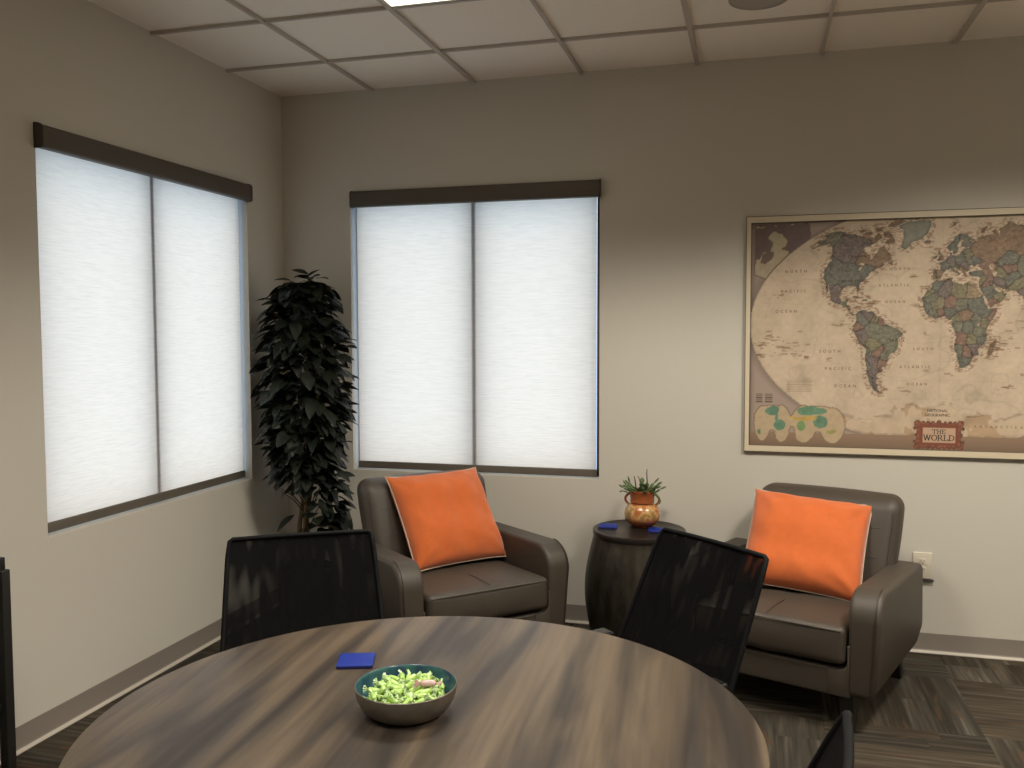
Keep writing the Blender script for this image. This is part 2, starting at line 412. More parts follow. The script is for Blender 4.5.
def wall_with_hole(name, a0, a1, hole, mp):
    b = MB(); h0, h1, z0, z1 = hole
    for (p, q, r, s) in ((a0, h0, 0, H + .05), (h1, a1, 0, H + .05), (h0, h1, 0, z0), (h0, h1, z1, H + .05)):
        c = [mp(u, d, z) for z in (r, s) for (u, d) in ((p, 0), (q, 0), (q, TH), (p, TH))]
        b.add(c, [(0,3,2,1),(4,5,6,7),(0,1,5,4),(1,2,6,5),(2,3,7,6),(3,0,4,7)])
    return struct(b.build(name, M['wall'], smooth=False))
mpB = lambda u, d, z: (u, d, z)
mpL = lambda u, d, z: (-d, u, z)
wall_with_hole('wall_back', -TH, XR + TH, WB, mpB)
wall_with_hole('wall_left', YR - TH, -.0, WL, mpL)
struct(MB().box(XR, XR + TH, YR - TH, -.0, 0, H + .05).build('wall_right', M['wall'], smooth=False))
struct(MB().box(0, XR, YR - TH, YR, 0, H + .05).build('wall_front', M['wall'], smooth=False))

def cove(name, a0, a1, mp):
    prof = [(0, 0), (-.020, 0), (-.0205, .003), (-.016, .008), (-.008, .013), (-.0045, .022), (-.004, .094), (-.003, .099), (0, .10)]
    b = MB(); vs = []; m_ = len(prof)
    for u in (a0, a1):
        for d, z in prof: vs.append(mp(u, d, z))
    b.add(vs, [(i, i + 1, m_ + i + 1, m_ + i) for i in range(m_ - 1)] + [tuple(range(m_)), tuple(range(2 * m_ - 1, m_ - 1, -1))])
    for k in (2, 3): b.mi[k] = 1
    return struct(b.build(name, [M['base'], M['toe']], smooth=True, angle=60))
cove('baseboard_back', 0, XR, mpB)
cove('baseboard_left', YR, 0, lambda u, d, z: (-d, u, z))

# windows: frame set back in the opening, roller shade in front of it
def window(n, hole, mp, mullion):
    h0, h1, z0, z1 = hole
    f = MB()
    def bx(p, q, d0, d1, r, s, mb=f):
        c = [mp(u, d, z) for z in (r, s) for (u, d) in ((p, d0), (q, d0), (q, d1), (p, d1))]
        mb.add(c, [(0,3,2,1),(4,5,6,7),(0,1,5,4),(1,2,6,5),(2,3,7,6),(3,0,4,7)])
    D0, D1 = .095, .140
    bx(h0, h0 + .030, D0, D1, z0, z1); bx(h1 - .030, h1, D0, D1, z0, z1)
    bx(h0, h1, D0, D1, z0, z0 + .030); bx(h0, h1, D0, D1, z1 - .030, z1)
    bx(mullion - .015, mullion + .015, .054, D1, z0 + .030, z1 - .004)
    fr = struct(f.build('window_%d' % n, M['bronze'], smooth=False))
    for p, q in ((h0 + .03, mullion - .015), (mullion + .015, h1 - .03)):
        gm = MB(); bx(p, q, .118, .124, z0 + .03, z1 - .03, gm); gm.build('pane', M['glass'], fr, smooth=False)
    return fr
window(1, WL, mpL, -1.133)
window(2, WB, mpB, 1.175)

def roller_shade(hole, mp, s0, s1, v0, v1, label, label_slack):
    h0, h1, z0, z1 = hole
    mid = (h0 + h1) / 2
    t = thing('roller_shade', label, 'window shade', mp(mid, 0, z0))
    base = Vector(mp(mid, 0, z0))
    def L(u, d, z): return tuple(Vector(mp(u, d, z)) - base)
    # cloth
    b = MB(); nu, nz = 24, 2; D = .045; zt, zb = 2.395, z0 + .047
    vs = [L(s0 + (s1 - s0) * i / nu, D, zb + (zt - zb) * j / nz) for j in range(nz + 1) for i in range(nu + 1)]
    fs = [(j * (nu + 1) + i, j * (nu + 1) + i + 1, (j + 1) * (nu + 1) + i + 1, (j + 1) * (nu + 1) + i) for j in range(nz) for i in range(nu)]
    b.add(vs, fs); b.build('shade_cloth', M['cloth'], t)
    # hem bar
    def box(p, q, d0, d1, r, s, mb):
        c = [L(u, d, z) for z in (r, s) for (u, d) in ((p, d0), (q, d0), (q, d1), (p, d1))]
        mb.add(c, [(0,3,2,1),(4,5,6,7),(0,1,5,4),(1,2,6,5),(2,3,7,6),(3,0,4,7)])
    b = MB(); prof = round_poly([(D - .010, z0 + .007, .004), (D + .010, z0 + .007, .004), (D + .010, z0 + .048, .004), (D - .010, z0 + .048, .004)], 3)
    b.slab(prof, s0 - .004, s1 + .004, .003, lambda w, a, c_: L(w, a, c_)); b.build('hem_bar', M['hem'], t)
    # valance: curved fascia with end caps
    pr = round_poly([(-.042, 2.341, .012), (-.001, 2.341, .002), (-.001, 2.435, .002), (-.012, 2.435, .002), (-.042, 2.427, .03)], 6)
    b = MB(); b.slab(pr, v0 + .004, v1 - .004, .0015, lambda w, a, c_: L(w, a, c_)); v = b.build('valance', M['valance'], t)
    pr2 = round_poly([(-.045, 2.338, .013), (-.0005, 2.338, .002), (-.0005, 2.438, .002), (-.012, 2.438, .002), (-.045, 2.430, .032)], 6)
    for a in (v0, v1 - .005):
        b = MB(); b.slab(pr2, a, a + .005, .001, lambda w, a_, c_: L(w, a_, c_)); b.build('end_cap', M['bronze'], v)
    return t
# the fascia stands proud of the wall, its rear part sits in the opening
roller_shade(WL, mpL, -1.850, -.404, -1.890, -.400, 'translucent white roller shade with brown valance on the left wall window', None)
roller_shade(WB, mpB, .458, 1.884, .454, 1.913, 'translucent white roller shade with brown valance on the back wall window', None)

# ------------------------------------------------------------------ ceiling fittings
lt = thing('ceiling_light', 'lit recessed rectangular ceiling light panel near the left window', 'ceiling light', (1.5024, -1.780, H))
b = MB(); lx, ly = .292, .597
b.box(-lx - .006, -lx, -ly - .006, ly + .006, -.003, .075); b.box(lx, lx + .006, -ly - .006, ly + .006, -.003, .075)
b.box(-lx, lx, -ly - .006, -ly, -.003, .075); b.box(-lx, lx, ly, ly + .006, -.003, .075)
b.build('housing', M['reflector'], lt, smooth=False)
MB().box(-lx, lx, -ly, ly, .004, .012).build('diffuser', M['lamp'], lt, smooth=False)
# opening in the ceiling tile for the fitting
def cut_ceiling():
    me = ceiling.data; bm = bmesh.new()
    X = [-TH, 1.5024 - .298, 1.5024 + .298, XR + TH]; Y = [YR - TH, -1.78 - .603, -1.78 + .603, TH]
    z0, z1 = H + .012, H + .10
    V = {}
    for k, z in enumerate((z0, z1)):
        for i, x in enumerate(X):
            for j, y in enumerate(Y): V[i, j, k] = bm.verts.new((x, y, z))
    for i in range(3):
        for j in range(3):
            if not (i == 1 and j == 1): bm.faces.new((V[i, j, 0], V[i, j + 1, 0], V[i + 1, j + 1, 0], V[i + 1, j, 0]))
            bm.faces.new((V[i, j, 1], V[i + 1, j, 1], V[i + 1, j + 1, 1], V[i, j + 1, 1]))
    for (p, q) in (((1, 1), (2, 1)), ((2, 1), (2, 2)), ((2, 2), (1, 2)), ((1, 2), (1, 1))):
        bm.faces.new((V[p[0], p[1], 0], V[q[0], q[1], 0], V[q[0], q[1], 1], V[p[0], p[1], 1]))
    for (p, q) in (((0, 0), (3, 0)), ((3, 0), (3, 3)), ((3, 3), (0, 3)), ((0, 3), (0, 0))):
        pass
    bm.to_mesh(me); bm.free()
cut_ceiling()

sp = thing('ceiling_speaker', 'round grey speaker grille set in a ceiling tile', 'speaker', (2.722, -.862, H))
b = MB(); b.lathe([(.001, -.004), (.112, -.004), (.1125, .012), (.001, .012)], 64); b.build('grille', M['speaker'], sp)
b = MB(); b.lathe([(.112, .012), (.112, -.006), (.118, -.0075), (.124, -.004), (.125, .012)], 64, caps=False); b.build('rim', M['speaker'], sp)

# ------------------------------------------------------------------ wall map
def build_map():
    x0, x1, z0, z1 = 2.700, 4.506, 1.028, 2.170
    t = thing('world_map', 'large antique-toned world map in a thin cream frame on the back wall', 'map', (3.603, 0, .992))
    ox, oz = 3.603, .992
    # frame: four mitred cream rails with a dark outer lip
    b = MB(); F0, F1 = (2.672, 4.534, .992, 2.206), (x0, x1, z0, z1)
    def ring(o_, i_, ya, yb, mi):
        O = [(o_[0], o_[2]), (o_[1], o_[2]), (o_[1], o_[3]), (o_[0], o_[3])]; I = [(i_[0], i_[2]), (i_[1], i_[2]), (i_[1], i_[3]), (i_[0], i_[3])]
        for k in range(4):
            l = (k + 1) % 4; q = [O[k], O[l], I[l], I[k]]
            vs = [(p[0] - ox, ya, p[1] - oz) for p in q] + [(p[0] - ox, yb, p[1] - oz) for p in q]
            b.add(vs, [(0,3,2,1),(4,5,6,7),(0,1,5,4),(1,2,6,5),(2,3,7,6),(3,0,4,7)], mi)
    ring((2.6755, 4.5305, .9955, 2.2025), (x0 - .003, x1 + .003, z0 - .003, z1 + .003), -.004, -.021, 0)
    ring(F0, (2.6755, 4.5305, .9955, 2.2025), 0, -.019, 1)
    ring((x0 - .003, x1 + .003, z0 - .003, z1 + .003), F1, -.004, -.018, 1)
    b.build('map_frame', [M['frame_cream'], M['frame_edge']], t, smooth=False)
    MB().box(2.68 - ox, 4.526 - ox, -.004, -.001, 1.0 - oz, 2.198 - oz).build('backing_board', M['frame_edge'], t, smooth=False)
    # print
    nx, nz = 440, 278
    gx = np.linspace(x0, x1, nx); gz = np.linspace(z0, z1, nz)
    X, Z = np.meshgrid(gx, gz)
    K = .352; CX, CZ = 3.603, 1.650
    def wt(lon, lat):
        l = np.radians(np.asarray(lon, float)); f = np.radians(np.asarray(lat, float))
        al = np.arccos(np.clip(np.cos(f) * np.cos(l / 2), -1, 1)); s = np.where(al < 1e-6, 1, np.sin(al) / np.maximum(al, 1e-6))
        x = .5 * (l * 2 / PI + 2 * np.cos(f) * np.sin(l / 2) / s); y = .5 * (f + np.sin(f) / s)
        return CX + K * x, CZ + K * y
    rng = np.random.default_rng(3)
    def vnoise(sx, sz, seed):
        r = np.random.default_rng(seed); a = r.random((64, 64))
        u = (X - x0) / sx; v = (Z - z0) / sz; i = np.floor(u).astype(int); j = np.floor(v).astype(int); fu = u - i; fv = v - j
        fu = fu * fu * (3 - 2 * fu); fv = fv * fv * (3 - 2 * fv); g = lambda a_, b_: a[a_ % 64, b_ % 64]
        return (g(i, j) * (1 - fu) + g(i + 1, j) * fu) * (1 - fv) + (g(i, j + 1) * (1 - fu) + g(i + 1, j + 1) * fu) * fv
    def fbm(s, seed): return (vnoise(s, s, seed) + .5 * vnoise(s / 2, s / 2, seed + 1) + .25 * vnoise(s / 4, s / 4, seed + 2)) / 1.75
    wx, wz = (fbm(.05, 11) - .5) * .022, (fbm(.05, 21) - .5) * .022
    def inside(px, pz, A, B_):
        res = np.zeros(A.shape, bool); n = len(px)
        bb = (A > px.min() - .02) & (A < px.max() + .02) & (B_ > pz.min() - .02) & (B_ < pz.max() + .02)
        a, bz_ = A[bb], B_[bb]; r = np.zeros(a.shape, bool); j = n - 1
        for i in range(n):
            c_ = ((pz[i] > bz_) != (pz[j] > bz_)); d = (pz[j] - pz[i]) or 1e-12
            r ^= c_ & (a < (px[j] - px[i]) * (bz_ - pz[i]) / d + px[i]); j = i
        res[bb] = r; return res
    def land(poly, w=1.0):
        q = np.array(poly, float); 
        px, pz = wt(q[:, 0], q[:, 1]); return inside(px, pz, X + wx * w, Z + wz * w)
    NA = [(-168,65.5),(-164,67.5),(-166,68.5),(-156,71.3),(-141,69.6),(-128,70),(-115,68.5),(-108,68),(-95,68),(-94,72),(-85,69.5),(-82,67.5),(-87,64.5),(-94,60.5),(-94.5,58.5),(-88,56.5),(-82,55),(-80,51.5),(-79,54.5),(-77,57),(-78,60),(-74,62.3),(-70,61),(-66,58.8),(-62,57),(-58,54),(-56,52),(-60,50),(-66,50),(-65,48.5),(-61,46),(-66,44),(-70,43.5),(-70,41.7),(-74,40.5),(-76,37),(-76,35),(-81,31.5),(-80.2,26),(-81.5,25.5),(-82.7,28),(-84,30),(-89,30),(-94,29.5),(-97.3,27),(-97.5,22),(-95,18.5),(-91,18.5),(-90,21),(-87,21.3),(-88,17),(-88.5,15.8),(-83.5,15),(-83.5,11),(-81,9),(-77.5,8.5),(-80,7.5),(-83,8.2),(-86,11),(-88,13),(-92,14.5),(-95,16),(-100,17),(-105.5,20),(-106,23),(-109,26),(-113,31),(-114.5,31.5),(-112,28),(-109.5,23.2),(-112,25),(-115,29),(-117,32.5),(-120.5,34.5),(-124,40),(-124,46.5),(-123,49),(-128,51),(-131,55),(-137,58.5),(-146,60.5),(-152,59),(-158,56.5),(-164,54.7),(-158,58.5),(-162,59),(-165,61.5),(-161,64.5)]
    GR = [(-73,78),(-60,82),(-35,83.5),(-20,81.5),(-19,76),(-22,71),(-28,68.3),(-38,65.5),(-43,60),(-48,61),(-52,65),(-54,69.5),(-58,75),(-68,76)]
    SA = [(-77.5,8.5),(-75,11),(-71.5,12.3),(-68,11),(-62,10.7),(-57,6),(-51,4.5),(-50,0),(-44,-2.5),(-37,-4.8),(-35,-7),(-35,-9),(-39,-13),(-39,-18),(-41,-22),(-46,-24),(-48.5,-26),(-48.7,-28.5),(-52,-33),(-54,-34.8),(-58,-34.3),(-57,-37.5),(-62,-39),(-65,-41),(-63.5,-42.5),(-67,-46),(-66,-48),(-69,-51),(-68,-53),(-65.5,-55),(-70,-55),(-74,-52.5),(-75,-48),(-73,-42),(-73.5,-37),(-71.5,-31),(-70.3,-20),(-71.5,-17.5),(-76,-14),(-79,-8),(-81,-5.5),(-80,-3),(-80.5,-1),(-78.5,1.5),(-77.5,4)]
    AF = [(-6,35.8),(-2,35.2),(10,37.3),(11,34),(15,32.3),(20,31),(22,32.8),(29,31),(32.5,31.2),(34,27.5),(37,21.5),(39,16),(43,12),(51,12),(47,4.5),(41,-2),(39,-6),(40.5,-11),(40,-15.5),(35,-20),(35.3,-24),(32.8,-26),(31,-30),(27,-33.7),(20,-34.8),(18,-33),(15.5,-27),(12,-18),(13.5,-11),(12,-6),(9,-1),(9.7,4),(6,4.3),(3,6.4),(-2,5),(-7.5,4.4),(-13,8.5),(-16.5,12.5),(-17.3,14.7),(-16.3,19),(-17,21),(-13,27.7),(-9.7,30),(-9.5,32.5)]
    EU = [(-9,43),(-1.8,43.4),(-1.2,46),(-4.7,48.4),(1.5,50.2),(4,52),(8.5,54),(8.2,57),(10.5,57.5),(10.5,55),(14,54),(19,54.5),(21,57),(24,59),(30,60),(25,60.3),(21.5,61),(25,65.5),(22,65.7),(17.5,62),(18.5,60),(16.5,56.5),(13,55.5),(11,59),(7.5,58),(5,60.5),(6,62.5),(12,66),(16,69),(24,71),(31,70),(41,67),(40,65),(34,66.5),(37,64),(44,66),(46,68),(54,68.5),(60,69),(68,68.5),(67,71),(73,73),(75,68),(80,73),(97,76),(104,77.5),(113,74),(128,72.5),(140,72.5),(160,70),(178,69),(179.5,65),(177,62.5),(170,60),(163,58),(162,55),(157,51),(155.5,56),(163,61.5),(155,59),(143,59),(135,54.5),(141,52),(140,47),(133,43),(129.5,41),(129,36),(126.5,34.5),(125,39),(121.5,39.5),(118,39),(122.5,37),(119,35),(122,30),(119,25),(113,22),(108,21.5),(106,19),(109,13),(106.5,10),(105,8.7),(102,12.5),(100,13),(100,8),(103.5,1.5),(101,3),(98.5,8),(98.5,14),(97,17),(94,16),(92,21),(89,22),(85,20),(80.2,15),(80,12),(77.5,8),(74,15),(72.8,20),(70,22),(67,25),(61.5,25),(57,26.5),(52,27.5),(49,30),(48,29.8),(50.5,25.5),(51.5,25),(54,24),(56.3,26),(57,23.8),(59.8,22.5),(55,17.5),(45,13),(43,13),(42.5,16.5),(39,21),(35,28),(34.5,31.5),(36,36.5),(31,36.5),(27,37.5),(26.5,40.3),(31,41.3),(36,41.7),(41.5,41.5),(38,44.5),(39,47),(33,45),(30.5,46.5),(28.5,44),(28,41.5),(23,40.8),(24,38),(22.5,36.5),(21,38),(19.3,41.5),(13.5,45.5),(12.5,44),(18.3,40),(16,38),(15.5,40),(10.5,43),(8.5,44.3),(4,43.3),(3,42),(0,39.5),(-2,36.8),(-5.5,36.1),(-9,37)]
    AU = [(114,-22),(122,-18),(129,-15),(132,-11.5),(136.5,-12),(135.5,-15),(140,-17.5),(142.5,-11),(146,-19),(153,-25),(153,-31),(150,-37.5),(144,-38.5),(138,-35),(131,-31.5),(124,-33),(115,-34.5),(114,-27)]
    others = [[(-62,66),(-68,63),(-74,64.5),(-73,68),(-84,70),(-89,73),(-80,73.6),(-70,70.5)], [(-117,70),(-105,69),(-102,71.5),(-110,73)], [(-90,77),(-78,77),(-64,82.3),(-80,83),(-92,81)],
      [(-125,72),(-118,71.5),(-120,74),(-124,74)], [(-100,73),(-92,73),(-93,76),(-105,76)],
      [(-59,48),(-53,47),(-55.5,51.5)], [(-85,22),(-80,23),(-74,20.2),(-78,20.5)], [(-74,18.5),(-69,18.3),(-70,19.8),(-73,19.9)], [(-24,65.5),(-22,64),(-18,63.4),(-14,65),(-16,66.4),(-22,66.3)],
      [(-5.5,50),(1,51),(1.5,53),(-2,56),(-2,57.5),(-5,58.5),(-5.5,55),(-3,54),(-5,52)], [(-10,52),(-6,52.5),(-6,55),(-9.5,54)], [(49.3,-12),(50.3,-15.5),(47,-25),(44,-25),(43.5,-22),(44.5,-16.5)],
      [(95,5.5),(104,-2),(106,-6),(102,-4)], [(109,1),(117,7),(119,1),(115,-4),(110,-2)], [(131,-1),(141,-3),(150,-10),(138,-8)], [(130,31),(136,34),(141,36),(142,41),(139,38),(132,35)], [(173,-35),(178,-38),(174,-41)], [(167,-46),(173,-41),(174,-42),(170,-46)],
      [(120,18),(122,18),(126,7),(122,10)], [(16,80),(24,80),(18,77)], [(52,71),(56,71),(68,76.5),(58,75)]]
    lakes = [[(47,45),(51,47),(53,45),(51,43),(53.5,40),(54,37),(50,37.3),(49,41)], [(-92,47),(-85,48.8),(-84,46.5)], [(-87.5,42),(-86,42),(-85,46),(-87.5,45)], [(31.5,.5),(34,.5),(33,-2.5)]]
    mask = land(NA) | land(SA) | land(AF) | land(EU, .6) | land(AU)
    green = land(GR)
    for o_ in others: mask |= land(o_, .4)
    for o_ in lakes: mask &= ~land(o_, .3)
    mask |= green
    # globe outline
    ph = np.linspace(-90, 90, 181); bx_, bz_ = wt(np.full(181, 180.), ph); half = np.interp(Z, bz_, bx_ - CX, left=0, right=bx_[-1] - CX)
    half = np.where(Z < bz_[0], -1, half)
    globe = (np.abs(X - CX) < half)
    mask &= globe
    C = np.zeros((nz, nx, 3))
    srgb = lambda *c_: np.array([lin(v) for v in c_])
    def blur(a, k):
        a = a.astype(float)
        for ax in (0, 1):
            s = sum(np.roll(a, d, ax) for d in range(-k, k + 1)); a = s / (2 * k + 1)
        return a
    # sea
    sea = srgb(230, 208, 182); rel = fbm(.09, 31); fine = fbm(.018, 41)
    C[:] = sea * (1 + (rel[..., None] - .5) * .34 + (fine[..., None] - .5) * .20)
    ridge = np.abs(fbm(.26, 51) - .5); C *= (1 - .13 * np.clip(1 - ridge / .012, 0, 1))[..., None]
    # graticule
    for lon in range(-165, 180, 15):
        px, pz = wt(np.full(160, lon), np.linspace(-89, 89, 160)); xx = np.interp(Z, pz, px); C *= (1 - .055 * (np.abs(X - xx) < .0021))[..., None]
    for lat in range(-75, 90, 15):
        px, pz = wt(np.linspace(-180, 180, 200), np.full(200, lat)); zz = np.interp(X, px, pz); C *= (1 - .055 * (np.abs(Z - zz) < .0021))[..., None]
    # small islands and place names in the Pacific and the Indian Ocean
    def speck(lon, lat, r, n, s_, dark=(150, 118, 92)):
        px, pz = wt(lon, lat); px, pz = float(px), float(pz)
        for _ in range(n):
            a, d = s_.uniform(0, 2 * PI), abs(s_.gauss(0, 1)) * r; cx_, cz_ = px + d * math.cos(a), pz + .6 * d * math.sin(a)
            w_, h_ = s_.uniform(.004, .016), s_.uniform(.0022, .0035)
            q = (np.abs(X - cx_) < w_) & (np.abs(Z - cz_) < h_) & globe & ~mask
            C[q] = C[q] * .45 + srgb(*dark) * .55
    sr = random.Random(9)
    for lo, la, r, n in ((-172, -14, .03, 16), (-150, -17, .06, 30), (-178, -20, .02, 14), (-160, -8, .05, 14), (-157, 21, .02, 8), (-110, -27, .01, 3), (-92, 0, .02, 8), (-65, 17, .03, 26), (-78, 14, .03, 14), (57, -15, .05, 26), (50, -20, .03, 14),
                         (-28, 38, .015, 6), (-24, 15, .015, 6), (-17, 28, .02, 8), (-14, -8, .01, 3), (-60, -52, .015, 6), (-36, -54, .02, 6), (70, -49, .02, 8), (80, -38, .02, 4), (10, -40, .01, 3), (-12, -37, .01, 3), (140, 10, .12, 50), (165, -10, .1, 40), (75, 0, .05, 14), (-130, -24, .03, 6)):
        speck(lo, la, r, n, sr)
    soft = blur(mask, 5)
    tick = (vnoise(.011, .004, 71) > .54) & (soft > .03) & ~mask & globe
    C[tick] = C[tick] * .35 + srgb(150, 112, 86) * .65
    # countries
    CC = dict(pu=(132, 117, 116), te=(124, 126, 118), br=(158, 128, 104), ol=(146, 139, 110), ro=(156, 122, 108), gr=(134, 130, 118), gn=(134, 134, 117), sa=(176, 152, 122))
    seeds = [(-150,65,'gn'),(-156,60,'gn'),(-130,62,'pu'),(-115,62,'pu'),(-100,62,'pu'),(-120,54,'pu'),(-105,55,'pu'),(-88,52,'br'),(-75,52,'br'),(-65,55,'br'),(-72,48,'br'),(-95,70,'br'),(-75,68,'br'),(-110,71,'br'),(-80,79,'br'),(-115,42,'te'),(-100,40,'te'),(-85,40,'te'),(-95,33,'te'),(-80,34,'te'),(-110,35,'te'),(-76,43,'te'),(-120,47,'te'),(-105,26,'pu'),(-100,20,'pu'),(-90,16,'gn'),(-85,13,'ro'),(-84,10,'ol'),(-78,21.5,'ro'),(-71,19,'gn'),
      (-66,8,'pu'),(-73,4,'te'),(-78,-1.5,'ro'),(-76,-9,'pu'),(-58,5,'ol'),(-55,4,'ro'),(-50,-8,'gn'),(-60,-4,'gn'),(-45,-15,'gn'),(-53,-24,'gn'),(-64,-17,'ol'),(-58,-23,'ro'),(-56,-33,'ro'),(-65,-30,'pu'),(-66,-38,'pu'),(-68,-46,'pu'),(-72,-33,'te'),(-73,-46,'te'),(-70,-22,'te'),
      (3,28,'pu'),(-6,32,'te'),(-13,25,'ol'),(17,27,'ol'),(29,27,'sa'),(30,15,'te'),(18,15,'gn'),(9,17,'ro'),(-3,17,'ol'),(-10,21,'gn'),(-14,14,'te'),(-5,7.5,'gn'),(-1,8,'ro'),(8,9,'te'),(12,5,'ol'),(20,6.5,'br'),(40,9,'te'),(46,5,'ro'),(38,0,'ol'),(32,1,'gr'),(23,-2,'te'),(15,-1,'gn'),(18,-12,'ro'),(35,-6,'gn'),(28,-14,'ol'),(38,-14,'te'),(17,-22,'gn'),(24,-22,'ro'),(29,-19,'pu'),(23,-31,'te'),(47,-19,'br'),
      (-4,40,'br'),(-8,40,'ol'),(2,47,'te'),(10,51,'pu'),(12,43,'gn'),(19,52,'te'),(15,63,'te'),(10,61,'te'),(26,63,'gr'),(27,53,'ol'),(31,49,'te'),(25,45,'pu'),(21,42,'br'),(-3,54,'br'),(-8,53,'gn'),(-18,65,'br'),(35,39,'te'),(45,25,'te'),(48,15,'ro'),(53,20,'ol'),(44,33,'ro'),(53,33,'pu'),(38,35,'ol'),(66,34,'te'),(69,30,'ol'),(67,48,'te'),(60,40,'ol'),(64,42,'ro'),(45,42,'ro'),
      (40,57,'br'),(55,60,'br'),(70,62,'br'),(90,62,'br'),(110,62,'br'),(130,63,'br'),(150,65,'br'),(170,66,'br'),(60,55,'br'),(103,47,'ol'),(85,42,'gn'),(105,35,'gn'),(115,30,'gn'),(125,47,'gn'),(78,23,'pu'),(80,14,'pu'),(95,21,'te'),(101,16,'ro'),(107,14,'gr'),(133,-25,'ro'),(145,-30,'ro'),(122,-28,'ro'),(115,0,'te'),(102,0,'te'),(140,-5,'ol'),(138,37,'ro'),(173,-42,'te'),(123,12,'gn')]
    sx_, sz_ = wt([s_[0] for s_ in seeds], [s_[1] for s_ in seeds])
    idx = np.argwhere(mask); A = np.stack([(X + wx * .9)[mask], (Z + wz * .9)[mask]], 1); S_ = np.stack([sx_, sz_], 1)
    d = np.sqrt(((A[:, None, :] - S_[None]) ** 2).sum(2)); o1 = np.argsort(d, 1)[:, :2]
    cols = np.array([srgb(*CC[s_[2]]) for s_ in seeds]); kk = np.array([list(CC).index(s_[2]) for s_ in seeds])
    base = cols[o1[:, 0]]; d1 = np.take_along_axis(d, o1, 1); edge = (d1[:, 1] - d1[:, 0] < .0042) & (kk[o1[:, 0]] != kk[o1[:, 1]])
    inner = soft[mask]; sh = (.90 + .32 * np.clip((inner - .5) / .5, 0, 1))
    nz_ = (fbm(.012, 61)[mask] - .5) * .55 + 1; txt = np.where(vnoise(.009, .004, 81)[mask] > .62, .74, 1.0) * np.where(vnoise(.007, .006, 83)[mask] > .80, 1.22, 1.0)
    base = base * .66 + srgb(130, 121, 106) * .34
    base = base * (sh * nz_ * txt)[:, None]; base[edge] *= .55
    C[mask] = base
    gcol = srgb(160, 158, 145); gi = green & globe; C[gi] = gcol * (.82 + .35 * fbm(.02, 91)[gi])[:, None] * (.6 + .4 * np.clip((blur(green, 3)[gi] - .5) * 2.2, 0, 1))[:, None]
    # ice continent
    lonc = np.linspace(-180, 180, 181); coast = -71 + 5 * np.sin(np.radians(lonc) * 2 + 2.2) + 2.5 * np.sin(np.radians(lonc) * 7) + np.where((lonc > -70) & (lonc < -55), 7, 0) + np.where((lonc > 0) & (lonc < 150), 2.5, 0)
    ax_, az_ = wt(lonc, coast); zi = np.interp(X + wx, ax_, az_); ice = (Z + wz * .5 < zi) & globe
    sd = blur(ice, 4)
    C[ice] = srgb(228, 204, 176) * (.78 + .42 * fbm(.05, 101)[ice])[:, None] * np.where((fbm(.07, 103)[ice] > .56)[:, None], np.array([.84, .76, .68]), 1.0)
    rim = (sd > .2) & (sd < .75) & globe & ~mask
    C[rim] *= (.62 + .5 * vnoise(.02, .008, 111)[rim])[:, None]
    # corners outside the globe
    out = ~globe
    dist = np.clip((np.abs(X - CX) - half), 0, None)
    edge_d = np.minimum.reduce([X - x0, x1 - X, Z - z0, z1 - Z])
    cc = srgb(192, 172, 158)[None] * (.66 + .34 * np.clip(dist[out] / .05, 0, 1))[:, None] * (.72 + .28 * np.clip(edge_d[out] / .03, 0, 1))[:, None]
    C[out] = cc
    low = out & (Z < bz_[0]) ; C[low] = srgb(165, 138, 116) * (.80 + .3 * np.clip((Z[low] - z0) / .06, 0, 1))[:, None]
    rimg = globe & (np.abs(X - CX) > half - .006); C[rimg] *= .9
    # polar inset, upper corners
    def cr(q, bx0, by0):      # sheet coordinates of the insets -> wall
        q = np.array(q, float); return bx0 + q[:, 0] * .000871, by0 - q[:, 1] * .000946
    for sg in (-1, 1):
        xi = np.where(sg < 0, X, 2 * CX - X) if False else (X if sg < 0 else 2 * CX - X)
        iw = xi + wx * .8; jw = Z + wz * .8
        U0, V0 = 2.643, 2.346
        box_ = out & (xi < 2.985) & (xi > 2.716) & (Z > 1.915) & (Z < 2.160)
        C[box_] = srgb(150, 130, 124) * (.85 + .3 * fbm(.03, 121)[box_])[:, None]
        q = np.array([(85,195),(385,190),(400,250),(380,310),(300,370),(230,420),(160,495),(85,465)]); a_, b__ = cr(q, U0, V0)
        pu_ = inside(a_, b__, xi, Z) & out; C[pu_] = srgb(136, 118, 116) * (.85 + .3 * fbm(.03, 125)[pu_])[:, None]
        white = np.zeros_like(box_)
        for pl in ([(150,265),(185,225),(240,240),(275,270),(270,310),(240,330),(275,330),(285,360),(255,380),(225,420),(160,492),(85,462),(85,380),(110,372),(125,340),(170,330),(180,300),(160,280)], [(85,198),(140,198),(140,216),(90,218)], [(180,192),(212,195),(205,212),(185,210)], [(275,188),(312,190),(305,206),(280,205)]):
            a_, b__ = cr(pl, U0, V0); white |= inside(a_, b__, iw, jw)
        w_ = white & out; C[w_] = srgb(206, 190, 162) * (.86 + .28 * fbm(.015, 127)[w_])[:, None]; er = w_ & (blur(w_, 1) < .95); C[er] = srgb(138, 116, 98)
        a_, b__ = cr([(115,392),(130,350),(165,335),(195,345),(180,380),(140,405)], U0, V0); ho = inside(a_, b__, iw, jw) & out; C[ho] = srgb(140, 120, 114)
        # lobed inset, lower corners
        lm = np.zeros_like(box_); U1, V1 = 2.642, 1.618
        def ell(cx_, cy_, a_, b__, A=None, B=None):
            A = xi if A is None else A; B = Z if B is None else B
            return ((A - U1 - cx_ * .000871) / (a_ * .000871)) ** 2 + ((B - V1 + cy_ * .000946) / (b__ * .000946)) ** 2 < 1
        for e_ in ((140,505,50,100),(250,505,55,105),(375,505,75,105),(535,510,72,100),(197,472,107,70),(450,478,152,76)): lm |= ell(*e_)
